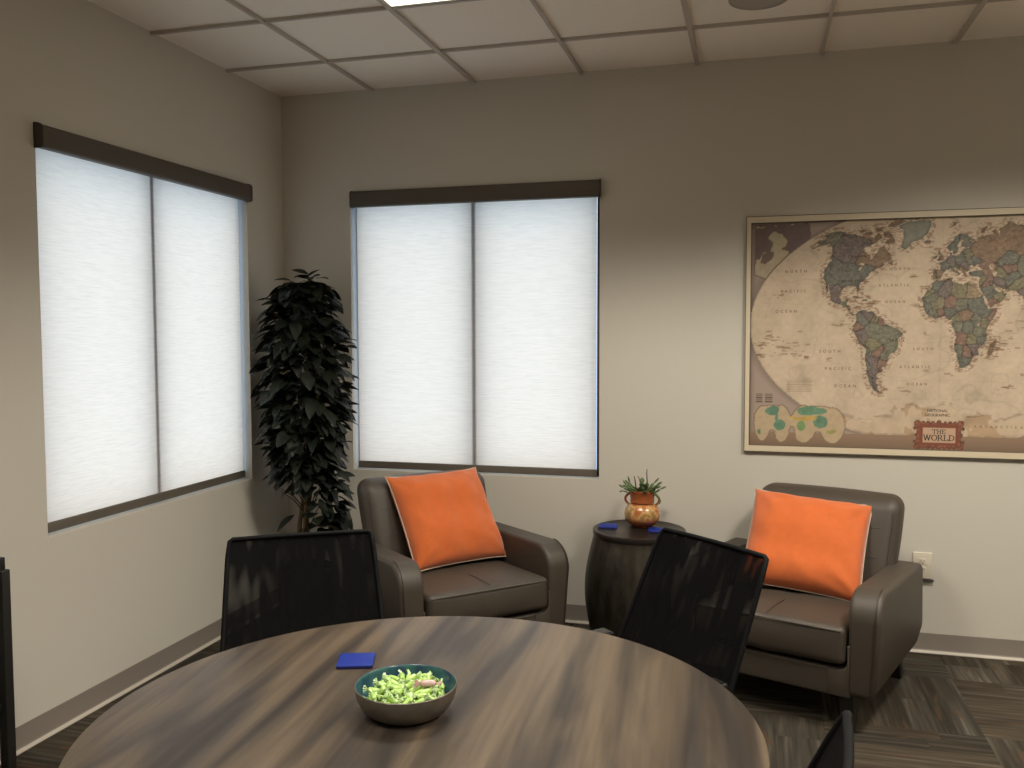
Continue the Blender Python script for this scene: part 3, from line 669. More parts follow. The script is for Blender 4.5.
        lm &= ~(ell(197, 610, 20, 68) | ell(310, 600, 18, 80) | ell(455, 618, 24, 72))
        C[lm] = srgb(216, 192, 158) * (.9 + .2 * fine[lm])[:, None]
        eg = lm & (blur(lm, 1) < .95); C[eg] = srgb(160, 136, 114)
        for e_, cl in (((195,432,40,27),(118,156,132)), ((240,512,30,30),(120,160,134)), ((222,470,12,24),(120,160,134)), ((420,430,85,26),(122,162,132)), ((470,490,42,30),(120,156,130)), ((375,474,80,13),(216,186,108)), ((360,515,26,28),(140,170,116)), ((530,545,30,12),(178,176,112)), ((120,555,9,14),(130,160,120))):
            q = ell(*e_, A=iw, B=jw) & lm; C[q] = srgb(*cl) * (.78 + .5 * fine[q])[:, None]
        tx = out & (xi > 2.729) & (xi < 2.82) & (Z > 1.25) & (Z < 1.30) & (np.mod(Z, .010) < .0055) & (np.mod(xi - 2.729, .048) < .036); C[tx] = srgb(122, 106, 96)
    tb = globe & (np.abs(X - 2.945) < .06) & (np.abs(Z - 1.337) < .030) & (np.mod(Z, .009) < .0045); C[tb] = C[tb] * .55 + srgb(165, 138, 112) * .45
    # ornate title plate
    kx, kz = 3.606, 1.101
    du, dv = np.abs(X - kx), np.abs(Z - kz)
    plate = (du < .101) & (dv < .062)
    for ex, ez, er in ((.098, .058, .016), (.098, .0, .011), (.109, .034, .009), (.109, -.034, .009), (0, .060, .012), (.05, .062, .009), (.028, .063, .008), (.072, .061, .009), (.0, .068, .008)):
        plate |= (du - ex) ** 2 + (dv - abs(ez)) ** 2 < er ** 2
    C[plate] = srgb(158, 104, 84) * (.62 + .85 * vnoise(.009, .009, 131)[plate])[:, None]; pe = plate & (blur(plate, 1) < .95); C[pe] *= .6
    ing = (du < .088) & (dv < .052); C[ing] = srgb(150, 92, 74); paper = (du < .0735) & (dv < .0365); C[paper] = srgb(226, 190, 162)
    C = np.clip(C * MAP_GAIN, 0.003, .95)
    vs = np.stack([X - ox, np.full_like(X, -.0052), Z - oz], -1).reshape(-1, 3)
    ii = (np.arange(nz - 1)[:, None] * nx + np.arange(nx - 1)[None]).reshape(-1)
    fs = np.stack([ii, ii + 1, ii + nx + 1, ii + nx], 1)
    me = bpy.data.meshes.new('map_print'); me.from_pydata(vs.tolist(), [], fs.tolist())
    at = me.attributes.new('ink', 'FLOAT_COLOR', 'POINT'); at.data.foreach_set('color', np.concatenate([C.reshape(-1, 3), np.ones((nx * nz, 1))], 1).reshape(-1))
    m = bpy.data.materials.new('printed_paper'); m.use_nodes = True; nt = m.node_tree; a = nt.nodes.new('ShaderNodeAttribute'); a.attribute_name = 'ink'
    b_ = nt.nodes['Principled BSDF']; b_.inputs['Roughness'].default_value = .55; b_.inputs['Specular IOR Level'].default_value = .25
    nt.links.new(a.outputs['Color'], b_.inputs['Base Color']); me.materials.append(m)
    o = bpy.data.objects.new('map_print', me); COL.objects.link(o); o.parent = t
    # lettering
    def text_mesh(items, name, matl):
        verts, faces = [], []
        for s, x, z, size, track in items:
            cu = bpy.data.curves.new('t', 'FONT'); cu.body = s; cu.size = size; cu.align_x = 'CENTER'; cu.space_character = track; cu.offset = size * .012
            ob = bpy.data.objects.new('t', cu); COL.objects.link(ob); dg = bpy.context.evaluated_depsgraph_get(); dg.update()
            mm = bpy.data.meshes.new_from_object(ob.evaluated_get(dg)); o_ = len(verts)
            verts += [(v.co.x + x - ox, -.0058, v.co.y + z - oz) for v in mm.vertices]; faces += [tuple(i + o_ for i in p.vertices) for p in mm.polygons]
            COL.objects.unlink(ob); bpy.data.objects.remove(ob); bpy.data.curves.remove(cu); bpy.data.meshes.remove(mm)
        mb = MB(); mb.add(verts, faces); return mb.build(name, matl, t, smooth=False)
    pac = [('NORTH', 2.92, 1.915, .020, 1.9), ('PACIFIC', 2.91, 1.815, .020, 1.9), ('OCEAN', 2.875, 1.712, .020, 1.9), ('SOUTH', 3.09, 1.508, .020, 1.9), ('PACIFIC', 3.13, 1.42, .020, 1.9), ('OCEAN', 3.165, 1.333, .020, 1.9),
           ('NORTH', 3.41, 1.918, .018, 1.9), ('ATLANTIC', 3.385, 1.838, .018, 1.9), ('OCEAN', 3.392, 1.756, .018, 1.9), ('SOUTH', 3.525, 1.522, .018, 1.9), ('ATLANTIC', 3.49, 1.432, .018, 1.9), ('OCEAN', 3.50, 1.347, .018, 1.9),
           ('INDIAN', 4.09, 1.56, .018, 1.9), ('OCEAN', 4.09, 1.49, .018, 1.9), ('ANTARCTICA', 3.87, 1.142, .017, 2.4)]
    for it in pac: text_mesh([it], 'sea_name', M['letters_soft'])
    for it in [('UNITED STATES', 3.195, 1.862, .017, 1.1), ('CANADA', 3.21, 1.985, .017, 1.3), ('BRAZIL', 3.405, 1.565, .018, 1.3), ('RUSSIA', 4.02, 2.03, .02, 1.6), ('NATIONAL', 3.597, 1.216, .019, .95), ('GEOGRAPHIC', 3.597, 1.194, .019, .95)]: text_mesh([it], 'place_name', M['letters'])
    # serif title letters drawn as strokes
    b = MB()
    G = {'T': [[(.0,1),(.9,1)], [(.45,1),(.45,0)], [(0,1),(0,.8)], [(.9,1),(.9,.8)], [(.3,0),(.6,0)]],
         'H': [[(.15,0),(.15,1)], [(.75,0),(.75,1)], [(.15,.5),(.75,.5)], [(0,0),(.3,0)], [(.6,0),(.9,0)], [(0,1),(.3,1)], [(.6,1),(.9,1)]],
         'E': [[(.15,0),(.15,1)], [(0,1),(.72,1)], [(0,0),(.75,0)], [(.15,.52),(.55,.52)], [(.72,1),(.72,.8)], [(.75,0),(.75,.22)]],
         'W': [[(.1,1),(.38,0)], [(.38,0),(.65,.95)], [(.65,.95),(.92,0)], [(.92,0),(1.2,1)], [(0,1),(.24,1)], [(1.06,1),(1.3,1)], [(.53,1),(.77,1)]],
         'O': [[(.5+.45*math.cos(a*PI/7),.5+.5*math.sin(a*PI/7)),(.5+.45*math.cos((a+1)*PI/7),.5+.5*math.sin((a+1)*PI/7))] for a in range(14)],
         'R': [[(.15,0),(.15,1)], [(0,0),(.3,0)], [(0,1),(.45,1)], [(.45,1),(.68,.88)], [(.68,.88),(.68,.64)], [(.68,.64),(.45,.5)], [(.45,.5),(.15,.5)], [(.42,.5),(.85,0)], [(.85,0),(.95,0)]],
         'L': [[(.15,0),(.15,1)], [(0,1),(.3,1)], [(0,0),(.75,0)], [(.75,0),(.75,.25)]],
         'D': [[(.15,0),(.15,1)], [(0,0),(.45,0)], [(0,1),(.45,1)], [(.45,1),(.78,.82)], [(.78,.82),(.88,.5)], [(.88,.5),(.78,.18)], [(.78,.18),(.45,0)]]}
    wid = dict(T=.9, H=.9, E=.8, W=1.3, O=1.0, R=.95, L=.8, D=.95)
    def word(s, cx_, zb, h, gap):
        tot = sum(wid[c_] for c_ in s) * h + gap * (len(s) - 1); x = cx_ - tot / 2
        for c_ in s:
            for i_, (p, q) in enumerate(G[c_]):
                a = Vector((x + p[0] * h, zb + p[1] * h)); e_ = Vector((x + q[0] * h, zb + q[1] * h)); dr = (e_ - a).normalized(); th_ = h * (.085 if abs(dr.y) > .6 else .05)
                n_ = Vector((-dr.y, dr.x)) * th_; a -= dr * th_ * .6; e_ += dr * th_ * .6
                b.add([(v.x - ox, -.0060 - .00002 * i_, v.y - oz) for v in (a - n_, e_ - n_, e_ + n_, a + n_)], [(0, 1, 2, 3)])
            x += wid[c_] * h + gap
    word('THE', kx, 1.1085, .020, .0035); word('WORLD', kx, 1.0745, .0265, .0022)
    b.build('title_letters', M['letters'], t, smooth=False)
MAP_GAIN = .65
build_map()

# ------------------------------------------------------------------ wall outlet
ot = thing('wall_outlet', 'cream duplex wall outlet beside the right armchair', 'outlet', (3.545, 0, .443))
MB().rbox((0, -.004, 0), (.045, .004, .066), .003, 2, 2).build('cover_plate', M['white'], ot)
for dz in (.021, -.021):
    rc = MB().rbox((0, -.0085, dz), (.017, .0015, .0145), .0014, 2, 2).build('receptacle', M['white'], ot)
    s = MB(); s.box(-.0085, -.006, -.0106, -.0099, dz - .001, dz + .008); s.box(.006, .0085, -.0106, -.0099, dz - .001, dz + .008); s.lathe([(.0005, 0), (.003, 0), (.003, .0007), (.0005, .0007)], 10)
    # ground hole turned to face the room
    nv = 40; s.v[-nv:] = [(x, -.0099 - z, dz - .0075 + y) for x, y, z in s.v[-nv:]]
    s.build('slots', M['slot'], rc, smooth=False)
pb = MB(); pb.rbox((.018, -.010, -.072), (.036, .009, .0035), .002, 2, 2); pb.build('dark_bar', M['slot'], ot)  # thin dark bar just below the cover plate

# ------------------------------------------------------------------ leather armchairs
def armchair(label, loc, rz, bw=.358, bs=0.0):
    t = thing('armchair', label, 'armchair', loc, rz, 'brown leather armchairs')
    Wd, Wi = .450, .325
    lea = M['leather']
    # frame with front rail
    b = MB(); b.rbox((0, -.010, .2030), (Wi + .015, .384, .0570), .010, 3, 4); b.build('base', lea, t)
    # arms: side profile in (y, z)
    prof = round_poly([(-.392, .142, .040), (.30, .175, .05), (.375, .27, .06), (.370, .556, .035), (-.402, .584, .115)], 8)
    for s in (-1, 1):
        b = MB(); w0, w1 = (Wi, Wd) if s > 0 else (-Wd, -Wi)
        def mp(w, a, c_, s=s):
            k = max(0, (.25 - c_) / .11)      # the outer side tucks under towards the foot
            ww = w - s * .045 * k ** 2 * ((abs(w) - Wi) / (Wd - Wi))
            return (ww + s * .006 * math.sin(max(0, min(1, (c_ - .15) / .42)) * PI), a, c_)
        b.slab(prof, w0, w1, .020, mp, 6); toe = round_poly([(.252, .150, 0), (Wi + .012, .150, 0), (Wi + .012, .36, 0), (Wi + .002, .36, 0), (Wi + .002, .258, .036), (.252, .258, 0)], 6)
        if s < 0: toe = [(-a, c_) for a, c_ in reversed(toe)]
        b.slab(toe, -.3985, -.30, .005, lambda w, a, c_: (a, w, c_), 3); arm = b.build('arm', lea, t)
        # seam where the front panel meets the side
        pts = []
        for i in range(len(prof)):
            y, z = prof[i]
            if y < .36 and z > .17 and y < -.20 or (z > .56 and y < .34): pts.append((s * (Wd - .020), y - .004 if y < -.3 else y, z + (.0035 if z > .56 else 0)))
        pts.sort(key=lambda q: (round(q[1] + .4, 2) if q[2] > .5 else -(.6 - q[2])))
        if len(pts) > 3:
            mb = MB(); mb.tube([mp(q[0], q[1], q[2]) for q in pts], .0022, 6); mb.build('seam', M['stitch'], arm)
    # seat cushion with front lip
    def wseat(p): return (p.x, p.y, p.z + .012 * (-(p.y) / .3) + (-.004 if abs(p.x) < .004 else 0))
    b = MB(); b.rbox((0, -.115, .345), (Wi - .004, .300, .078), .028, 4, 10, (0, .012, .018), warp=wseat); seat = b.build('seat_cushion', lea, t)
    mb = MB(); zt = .345 + .078 + .006
    mb.tube([(-Wi + .02 + (2 * Wi - .04) * k / 16, -.413 - .011 * (1 - ((k - 8) / 8) ** 2), zt - .010 + .004 * (1 - ((k - 8) / 8) ** 2)) for k in range(17)], .0035, 8); mb.build('front_piping', lea, seat)
    mb = MB(); mb.tube([(0, -.405 + .5 * k / 12, zt + .0075 + .010 * math.sin(PI * min(1, (k + 1.2) / 8)) * .9 - .016 * (k / 12) ** 2) for k in range(13)], .0016, 6); mb.build('seam', M['stitch'], seat)
    # reclined back with rounded top
    hb = .262
    def wback(p):
        k = (p.z + hb) / (2 * hb)
        side = 1 - .10 * (1 - k) ** 2
        return (p.x * side, p.y + .165 * (k - .5) + .010 * (p.x / .34) ** 2 * (-1), p.z)
    b = MB(); b.rbox((bs, .295, .590), (bw, .082, hb), .062, 5, 10, (.004, .022, .006), warp=wback); back = b.build('backrest', lea, t)
    def bp(x, z, off=0):       # a point on the front face of the back
        k = (z - .590 + hb) / (2 * hb); bl = .022 * max(0, 1 - (x / .345) ** 2) * max(0, 1 - ((z - .59) / hb) ** 2)
        return (bs + x * bw / .345 * (1 - .10 * (1 - k) ** 2), .295 - .082 - bl + .165 * (k - .5) - .010 * (x / .34) ** 2 - off, z)
    mb = MB()
    for xs_ in (-.115, .115): mb.tube([bp(xs_, .42 + .36 * k / 14, -.0006) for k in range(15)], .0022, 6)
    for zs_ in (.585, .715): mb.tube([bp(-.275 + .55 * k / 18, zs_, -.0006) for k in range(19)], .0022, 6)
    mb.build('seams', M['stitch'], back)
    mb = MB()      # welt round the front rim of the back
    rim = []
    for x, z in [(-.322, .42 + .02 * k) for k in range(19)] + [(-.30, .815), (-.27, .832)] + [(-.24 + .04 * k, .838) for k in range(13)] + [(.27, .832), (.30, .815)] + [(.322, .78 - .02 * k) for k in range(19)]:
        q = bp(x, z); rim.append((q[0], q[1] + .010 + (.016 if z > .80 else 0), z))
    mb.tube(rim, .0028, 6); mb.build('welt', lea, back)
    for sx in (-1, 1):
        for sy, hh in ((-.335, .150), (.335, .185)):
            b = MB(); n = 4
            top, bot = .030, .021
            lx_ = .318 if sy < 0 else .338
            vs = [(sx * lx_ + a * top, sy + c_ * top, hh) for a, c_ in ((-1, -1), (1, -1), (1, 1), (-1, 1))]
            ex = sx * .012; ey = math.copysign(.022, sy)
            vs += [(sx * lx_ + ex + a * bot, sy + ey + c_ * bot, 0) for a, c_ in ((-1, -1), (1, -1), (1, 1), (-1, 1))]
            b.add(vs, [(0, 1, 2, 3), (7, 6, 5, 4)] + [(i, i + 4, (i + 1) % 4 + 4, (i + 1) % 4) for i in range(4)])
            b.build('leg', M['legwood'], t, smooth=False)
    return t
chA = armchair('brown leather armchair in front of the back window beside the plant', (1.26, -.60, 0), math.radians(45.5))
chB = armchair('brown leather armchair under the world map beside the outlet', (2.928, -.59, 0), math.radians(-20.8), .336, .028)

def throw_pillow(label, loc, rot, size, seed, wide=1.06):
    t = thing('throw_pillow', label, 'pillow', loc, 0, 'orange throw pillows'); t.rotation_mode = 'YXZ'
    t.rotation_euler = rot
    n = 40; h = size / 2; rnd = random.Random(seed); ph = [rnd.uniform(0, 6) for _ in range(6)]
    def pos(u, v, side):
        k = 1 + .030 * (abs(u) * abs(v)) ** 8; x = h * u * wide * (1 - .030 * (1 - v * v)) * k; z = h * v * (1 - .030 * (1 - u * u)) * k
        prof = max(0, (1 - u ** 4)) ** .58 * max(0, (1 - v ** 4)) ** .58
        th = .098 * prof
        wr = .009 * math.sin(6 * u + 3 * v + ph[0]) * math.sin(4 * v - 5 * u + ph[1]) + .004 * math.sin(11 * (u + v) + ph[2]) * max(abs(u), abs(v)) ** 2
        # creases running in from the corners
        for cu, cv in ((1, 1), (-1, 1), (1, -1), (-1, -1)):
            du, dv = cu - u, cv - v; dd = math.hypot(du, dv); 
            if dd < .8: wr += .016 * (1 - dd / .8) ** 1.2 * math.sin(9 * math.atan2(dv * cv, du * cu) + ph[3]) * min(1, dd * 5)
        return (x, side * (th + wr * prof), z)
    b = MB(); vs = []; fs = []
    for side in (-1, 1):
        o = len(vs)
        for j in range(n + 1):
            for i in range(n + 1): vs.append(pos(-1 + 2 * i / n, -1 + 2 * j / n, side))
        for j in range(n):
            for i in range(n):
                q = (o + j * (n + 1) + i, o + j * (n + 1) + i + 1, o + (j + 1) * (n + 1) + i + 1, o + (j + 1) * (n + 1) + i); fs.append(q if side < 0 else q[::-1])
    bm = bmesh.new(); V = [bm.verts.new(v) for v in vs]
    for f in fs: bm.faces.new([V[i] for i in f])
    bmesh.ops.remove_doubles(bm, verts=bm.verts, dist=1e-5); bm.verts.index_update()
    b.add([v.co[:] for v in bm.verts], [tuple(v.index for v in f.verts) for f in bm.faces]); bm.free()
    b.build('cover', M['orange'], t, angle=80)
    edge = [pos(-1 + 2 * i / n, -1, 1) for i in range(n)] + [pos(1, -1 + 2 * i / n, 1) for i in range(n)] + [pos(1 - 2 * i / n, 1, 1) for i in range(n)] + [pos(-1, 1 - 2 * i / n, 1) for i in range(n)]
    b = MB(); b.tube(edge, .0030, 8, closed=True); b.build('piping', M['piping'], t)
    return t
def lean(label, loc, rz, tilt, roll, size, seed, wide=1.04):
    t = throw_pillow(label, loc, (0, 0, 0), size, seed, wide)
    t.rotation_mode = 'QUATERNION'
    t.rotation_quaternion = (Matrix.Rotation(rz, 3, 'Z') @ Matrix.Rotation(tilt, 3, 'X') @ Matrix.Rotation(roll, 3, 'Y')).to_quaternion()
    return t
lean('square orange pillow leaning in the armchair before the back window', (1.189, -.464, .656), .889, -.62, .0, .520, 1)
lean('square orange pillow leaning in the armchair under the world map', (2.960, -.500, .634), -.113, -.62, .095, .472, 4, 1.12)

# ------------------------------------------------------------------ drum side table with potted succulent and coasters
DX, DY, DZ = 2.163, -.285, .617
dt = thing('drum_table', 'dark metal barrel-shaped drum side table between the armchairs', 'side table', (DX, DY, 0))
b = MB(); b.lathe([(.001, 0), (.226, 0), (.230, .006), (.232, .03)] + [(.232 + .045 * math.sin(PI * k / 20), .03 + .545 * k / 20) for k in range(1, 20)] + [(.232, .575), (.2325, .581), (.001, .581)], 72); b.build('barrel', M['drum'], dt)
b = MB(); b.lathe([(.001, .581), (.233, .581), (.2355, .585), (.2360, .605), (.2345, .6105), (.230, .612), (.226, .6115), (.223, .6095), (.001, .6095)], 72); b.build('tabletop', M['drumtop'], dt)
b = MB(); b.lathe([(.231, .020), (.2375, .022), (.2385, .032), (.2385, .040), (.2370, .047), (.233, .047)], 72, caps=False); b.build('hoop', M['drumtop'], dt)

pp = thing('potted_succulent', 'small potted succulent in a two-handled glazed clay pot on the drum table', 'potted plant', (2.170, -.215, .6097))
b = MB(); outp = [(.001, 0), (.050, 0), (.058, .004)]
for k in range(1, 15):
    a = -PI / 2 + PI * k / 15; outp.append((.030 + .064 * max(0, math.cos(a)) ** .8 if False else .092 * math.cos(a * .83) ** .75, .066 + .060 * math.sin(a)))
outp += [(.063, .128), (.062, .140), (.063, .165), (.067, .184), (.069, .188), (.066, .190), (.060, .184), (.057, .165), (.001, .165)]
b.lathe(outp, 56); pot = b.build('pot', M['pot'], pp)
for s in (-1, 1):
    b = MB(); b.tube([(s * (.062 + .026 * math.sin(PI * k / 12) ** .8), 0, .172 - .062 * k / 12 - .0) if k < 12 else (s * .070, 0, .110) for k in range(13)], .0065, 8); b.build('handle', M['pot'], pot)
b = MB(); b.lathe([(.001, .165), (.058, .165), (.058, .172), (.03, .176), (.001, .177)], 24); b.build('soil', M['soil'], pp)
rs = random.Random(21)
def stem(mb, base, d, n, seglen, w):
    p = Vector(base); d = Vector(d).normalized()
    for k in range(n):
        L = seglen * rs.uniform(.8, 1.15); q = p + d * L
        side = d.cross(Vector((rs.uniform(-.4, .4), -1, rs.uniform(-.2, .2)))).normalized()
        pts = [p, p + d * L * .3, p + d * L * .65, q]; ww = [w * .35, w * .95, w, w * .35]
        mb.tube(pts, ww, 8, flat=.4); p = q - d * L * .04
        d = (d + Vector((rs.uniform(-.35, .35), rs.uniform(-.3, .3), rs.uniform(-.35, .2)))).normalized()
for k in range(30):
    a = rs.uniform(0, 2 * PI); r = rs.uniform(0, .045); up = rs.uniform(.2, 1.3)
    mb = MB(); stem(mb, (r * math.cos(a), r * math.sin(a), .172), (math.cos(a), math.sin(a) * .8, up), rs.choice((2, 2, 3, 3)), .033, .0120)
    mb.build('leaf_stem', M['succulent'], pp)
for pts in ([(-.07, -.01, .175), (-.10, -.02, .185), (-.115, -.02, .178)], [(.06, -.02, .185), (.085, -.03, .165), (.098, -.03, .142), (.088, -.035, .125)]):
    mb = MB()
    for i in range(len(pts) - 1): mb.tube([pts[i], tuple((a + c_) / 2 for a, c_ in zip(pts[i], pts[i + 1])), pts[i + 1]], [.004, .009, .004], 8, flat=.5)
    mb.build('leaf_stem', M['succulent'], pp)
for x, y, h, lx_ in ((-.038, 0, .262, -.008), (-.012, 0, .262, -.022), (.022, 0, .300, .004), (.0, .01, .24, .01)):
    mb = MB(); mb.tube([(x + .012, y, .170), (x + .004, y, .21), (x, y, h - .02), (x + lx_ * .6, y, h)], [.004, .004, .003, .0018], 6); mb.build('twig', M['twig'], pp)

def coaster(label, loc, rz, s=.094):
    b = MB(); b.rbox((0, 0, .0045), (s / 2, s / 2, .0045), .0018, 2, 2)
    for i, f in enumerate(b.f):
        zz = [b.v[j][2] for j in f]
        b.mi[i] = 0 if min(zz) > .0080 else 1
    o = b.build('coaster', [M['blue'], M['bluedark']], None, loc=loc); o.rotation_euler = (0, 0, rz)
    return tag(o, label, 'coaster', 'square blue coasters')
coaster('square royal blue coaster on the round wooden table behind the bowl', (1.716, -2.661, .7402), .33)
coaster('square blue coaster on the left side of the drum table top', (2.003, -.275, .6097), .12)
coaster('square blue coaster on the right of the drum table top behind the pot', (2.262, -.310, .6097), .05)

# ------------------------------------------------------------------ corner plant
PX, PY = .330, -.375
pt = thing('potted_tree', 'tall leafy dark green indoor tree in the room corner between the windows', 'potted plant', (PX, PY, 0))
b = MB(); b.lathe([(.001, 0), (.125, 0), (.132, .01), (.160, .30), (.164, .31), (.158, .315), (.150, .30), (.148, .27), (.001, .27)], 40); b.build('planter', M['basket'], pt)
b = MB(); b.lathe([(.001, .27), (.148, .27), (.14, .278), (.001, .285)], 24); b.build('soil', M['soil'], pt)
trunks = [[(-.055, .0, .27), (-.045, .0, .55), (.00, .01, .85), (.02, .0, 1.3), (.03, 0, 1.75)], [(-.02, -.02, .27), (.0, -.02, .55), (.02, -.01, .9), (-.03, .02, 1.3), (-.05, .0, 1.6)], [(.00, .03, .27), (-.02, .03, .6), (.06, .02, .95), (.08, .0, 1.3), (.06, 0, 1.6)]]
for tr in trunks:
    b = MB(); b.tube(tr, [.014, .013, .012, .008, .004], 8); b.build('trunk', M['bark'], pt)
rl = random.Random(33); lf = MB()
def leaf(p, d, L, w, droop):
    d = Vector(d).normalized(); up = Vector((0, 0, 1)); s = d.cross(up)
    s = s.normalized() if s.length > 1e-3 else Vector((1, 0, 0)); nrm = s.cross(d).normalized()
    tw = rl.uniform(-.5, .5); s = (s * math.cos(tw) + nrm * math.sin(tw)).normalized(); nrm = s.cross(d).normalized()
    prof = [.06, .62, .95, 1, .86, .55, .05]; n = len(prof); vs = []; fs = []
    for i in range(n):
        t = i / (n - 1); c_ = Vector(p) + d * (L * t) - Vector((0, 0, 1)) * (droop * L * t * t)
        for k in (-1, 0, 1): vs.append(c_ + s * (k * w * .5 * prof[i]) + nrm * (abs(k) * .12 * w * prof[i]))
    for i in range(n - 1):
        for k in (0, 1): fs.append((3 * i + k, 3 * i + k + 1, 3 * i + k + 4, 3 * i + k + 3))
    lf.add(vs, fs)
def rad(z):
    pts = [(.50, .10), (.62, .17), (.80, .19), (.95, .20), (1.15, .26), (1.35, .265), (1.55, .26), (1.66, .245), (1.78, .20), (1.88, .12), (1.93, .03)]
    for (a, r0), (b_, r1) in zip(pts, pts[1:]):
        if a <= z <= b_: return r0 + (r1 - r0) * (z - a) / (b_ - a)
    return .03
def clampw(p): return (max(p[0], -PX + .03), min(p[1], -PY - .03), p[2])
for k in range(1250):
    z = .50 + (1.90 - .50) * rl.random() ** .85; a = rl.uniform(0, 2 * PI)
    if z < .78 and rl.random() < .93 and not (a < 1.0 or a > 5.2): continue
    r = rad(z) * (rl.random() ** .5) * .80
    p = (r * math.cos(a) + (.05 * max(0, min(1, (.95 - z) / .2))), r * math.sin(a) * .85, z)
    L = rl.uniform(.080, .118); el = rl.uniform(-.75, .35)
    a2 = a + rl.uniform(-.7, .7); d = (math.cos(a2), math.sin(a2), el)
    end = (p[0] + d[0] * L, p[1] + d[1] * L)
    if end[0] < -PX + .02 or end[1] > -PY - .02: continue
    leaf(p, d, L, L * rl.uniform(.52, .68), rl.uniform(.1, .5))
top = (.035, 0, 1.935)
for d in ((-.9, -.3, .35), (.9, -.25, .45), (-.2, -.9, .2), (-1, .1, -.05), (.5, -.8, -.1), (.2, .8, .3)): leaf((top[0], top[1], top[2] - rl.uniform(0, .03)), d, .10, .05, .1)
for (px_, pz_, dx, dz) in ((-.20, 1.10, -.8, -.5), (-.20, 1.62, -.8, -.3), (-.16, .84, -.9, -.3), (.22, 1.50, .9, -.3), (.24, 1.42, .9, -.5), (.21, 1.28, .9, -.2), (.2, .86, .9, -.35), (.22, 1.02, .8, .2), (.2, .66, .9, .1), (.2, .60, .8, -.6), (-.19, 1.75, -.7, -.5), (.18, 1.72, .8, -.4), (-.14, 1.84, -.8, -.3), (-.17, 1.80, -.9, .1), (.13, 1.86, .8, .1), (.17, 1.80, .9, -.3), (-.06, 1.90, -.8, .2), (.09, 1.91, .8, .1), (-.22, 1.42, -.9, -.2), (-.2, 1.0, -.9, .1), (.25, 1.58, .9, .1)):
    leaf((px_, -.02, pz_), (dx, -.3, dz), .10, .045, .2)
lf.build('foliage', M['leaf'], pt, angle=60)
# fine branches
br = MB()
for k in range(46):
    z = rl.uniform(.62, 1.85); a = rl.uniform(0, 2 * PI); r = rad(z) * .8
    e_ = (r * math.cos(a), r * math.sin(a) * .85, z + .05)
    if e_[0] < -PX + .03 or e_[1] > -PY - .03: continue
    br.tube([(.01, 0, z - .1), (e_[0] * .5, e_[1] * .5, z), e_], [.004, .003, .0015], 5)
br.tube([(.03, 0, 1.70), (.034, 0, 1.94)], [.004, .002], 6)
br.build('branches', M['twig'], pt)

# ------------------------------------------------------------------ round table
TX, TY, TZ, TR = 2.019, -2.950, .740, .746
tb = thing('round_table', 'large round wood-grain laminate table in the foreground', 'table', (TX, TY, 0))
b = MB(); b.lathe([(.001, .712), (TR - .012, .712), (TR - .003, .7135), (TR, .717), (TR, .7365), (TR - .0015, .7395), (TR - .004, .740), (.001, .740)], 160)
for i, f in enumerate(b.f):
    b.mi[i] = 0 if min(b.v[j][2] for j in f) > .739 else 1
b.build('tabletop', [M['wood'], M['tableedge']], tb)
b = MB(); b.lathe([(.001, .02), (.055, .02), (.055, .69), (.17, .70), (.17, .712), (.001, .712)], 40); b.build('column', M['blackmetal'], tb)
b = MB(); b.lathe([(.001, 0), (.34, 0), (.345, .006), (.33, .014), (.08, .03), (.055, .04), (.001, .04)], 64); b.build('base', M['blackmetal'], tb)

# ------------------------------------------------------------------ bowl of wrapped sweets
BX, BY, BZ = 1.962, -2.915, .7402
bowl = thing('bowl', 'gunmetal bowl with teal glazed inside holding green candies on the table', 'bowl', (BX, BY, BZ))
R0, HB = .1165, .0670
def br_(t): return .060 + (R0 - .060) * math.sin(t * PI / 2) ** .85
outer = [(.001, 0), (.056, 0)] + [(br_(k / 16), .001 + HB * (1 - math.cos(k / 16 * PI / 2)) ** .92) for k in range(1, 17)]
b = MB(); b.lathe(outer + [(R0 - .0018, HB + .0022)], 72, caps=False); b.build('shell', M['bowl_out'], bowl)
inner = [(R0 - .0018, HB + .0022), (R0 - .0036, HB)] + [(max(.001, br_(k / 16) - .0042), .0052 + (HB - .004) * (1 - math.cos(k / 16 * PI / 2)) ** .92) for k in range(15, 0, -1)] + [(.050, .005), (.001, .005)]
b = MB(); b.lathe(inner, 72, caps=False); b.build('glaze', M['bowl_in'], bowl)

def candy_mesh(mats, seed):
    r = random.Random(seed); b = MB(); n = 10; R = .0064; L = .0158
    rings = [(-L - .0005, R * .35), (-L + .0015, R * .85), (-L + .004, R), (0, R * 1.04), (L - .004, R), (L - .0015, R * .85), (L + .0005, R * .35)]
    vs = [];
    for x, q in rings:
        for k in range(n): a = 2 * PI * k / n; vs.append((x, q * math.cos(a), q * math.sin(a)))
    b.add(vs, [(i * n + k, i * n + (k + 1) % n, (i + 1) * n + (k + 1) % n, (i + 1) * n + k) for i in range(len(rings) - 1) for k in range(n)], 0)
    for s in (-1, 1):      # pleated twist ends, flattened fans
        vs = []; m_ = 9; tw = r.uniform(-.6, .6); fan = r.uniform(.010, .0125)
        for j, (x, q) in enumerate(((L, .0016), (L + .004, .0048), (L + .0085, fan * .80), (L + .0125, fan))):
            for k in range(m_):
                u = -1 + 2 * k / (m_ - 1); y = q * u * .95; z = .0013 * (1 if k % 2 else -1) * (j * .6 + .3)
                xx = x - (.003 * u * u if j == 3 else 0) + (r.uniform(-.0012, .0012) if j == 3 else 0)
                vs.append((s * xx, y * math.cos(tw) - z * math.sin(tw), y * math.sin(tw) + z * math.cos(tw)))
        b.add(vs, [(j * m_ + k, j * m_ + k + 1, (j + 1) * m_ + k + 1, (j + 1) * m_ + k) for j in range(3) for k in range(m_ - 1)], 1)
    o = b.build('wrapped_candy', mats, None, angle=50); return o
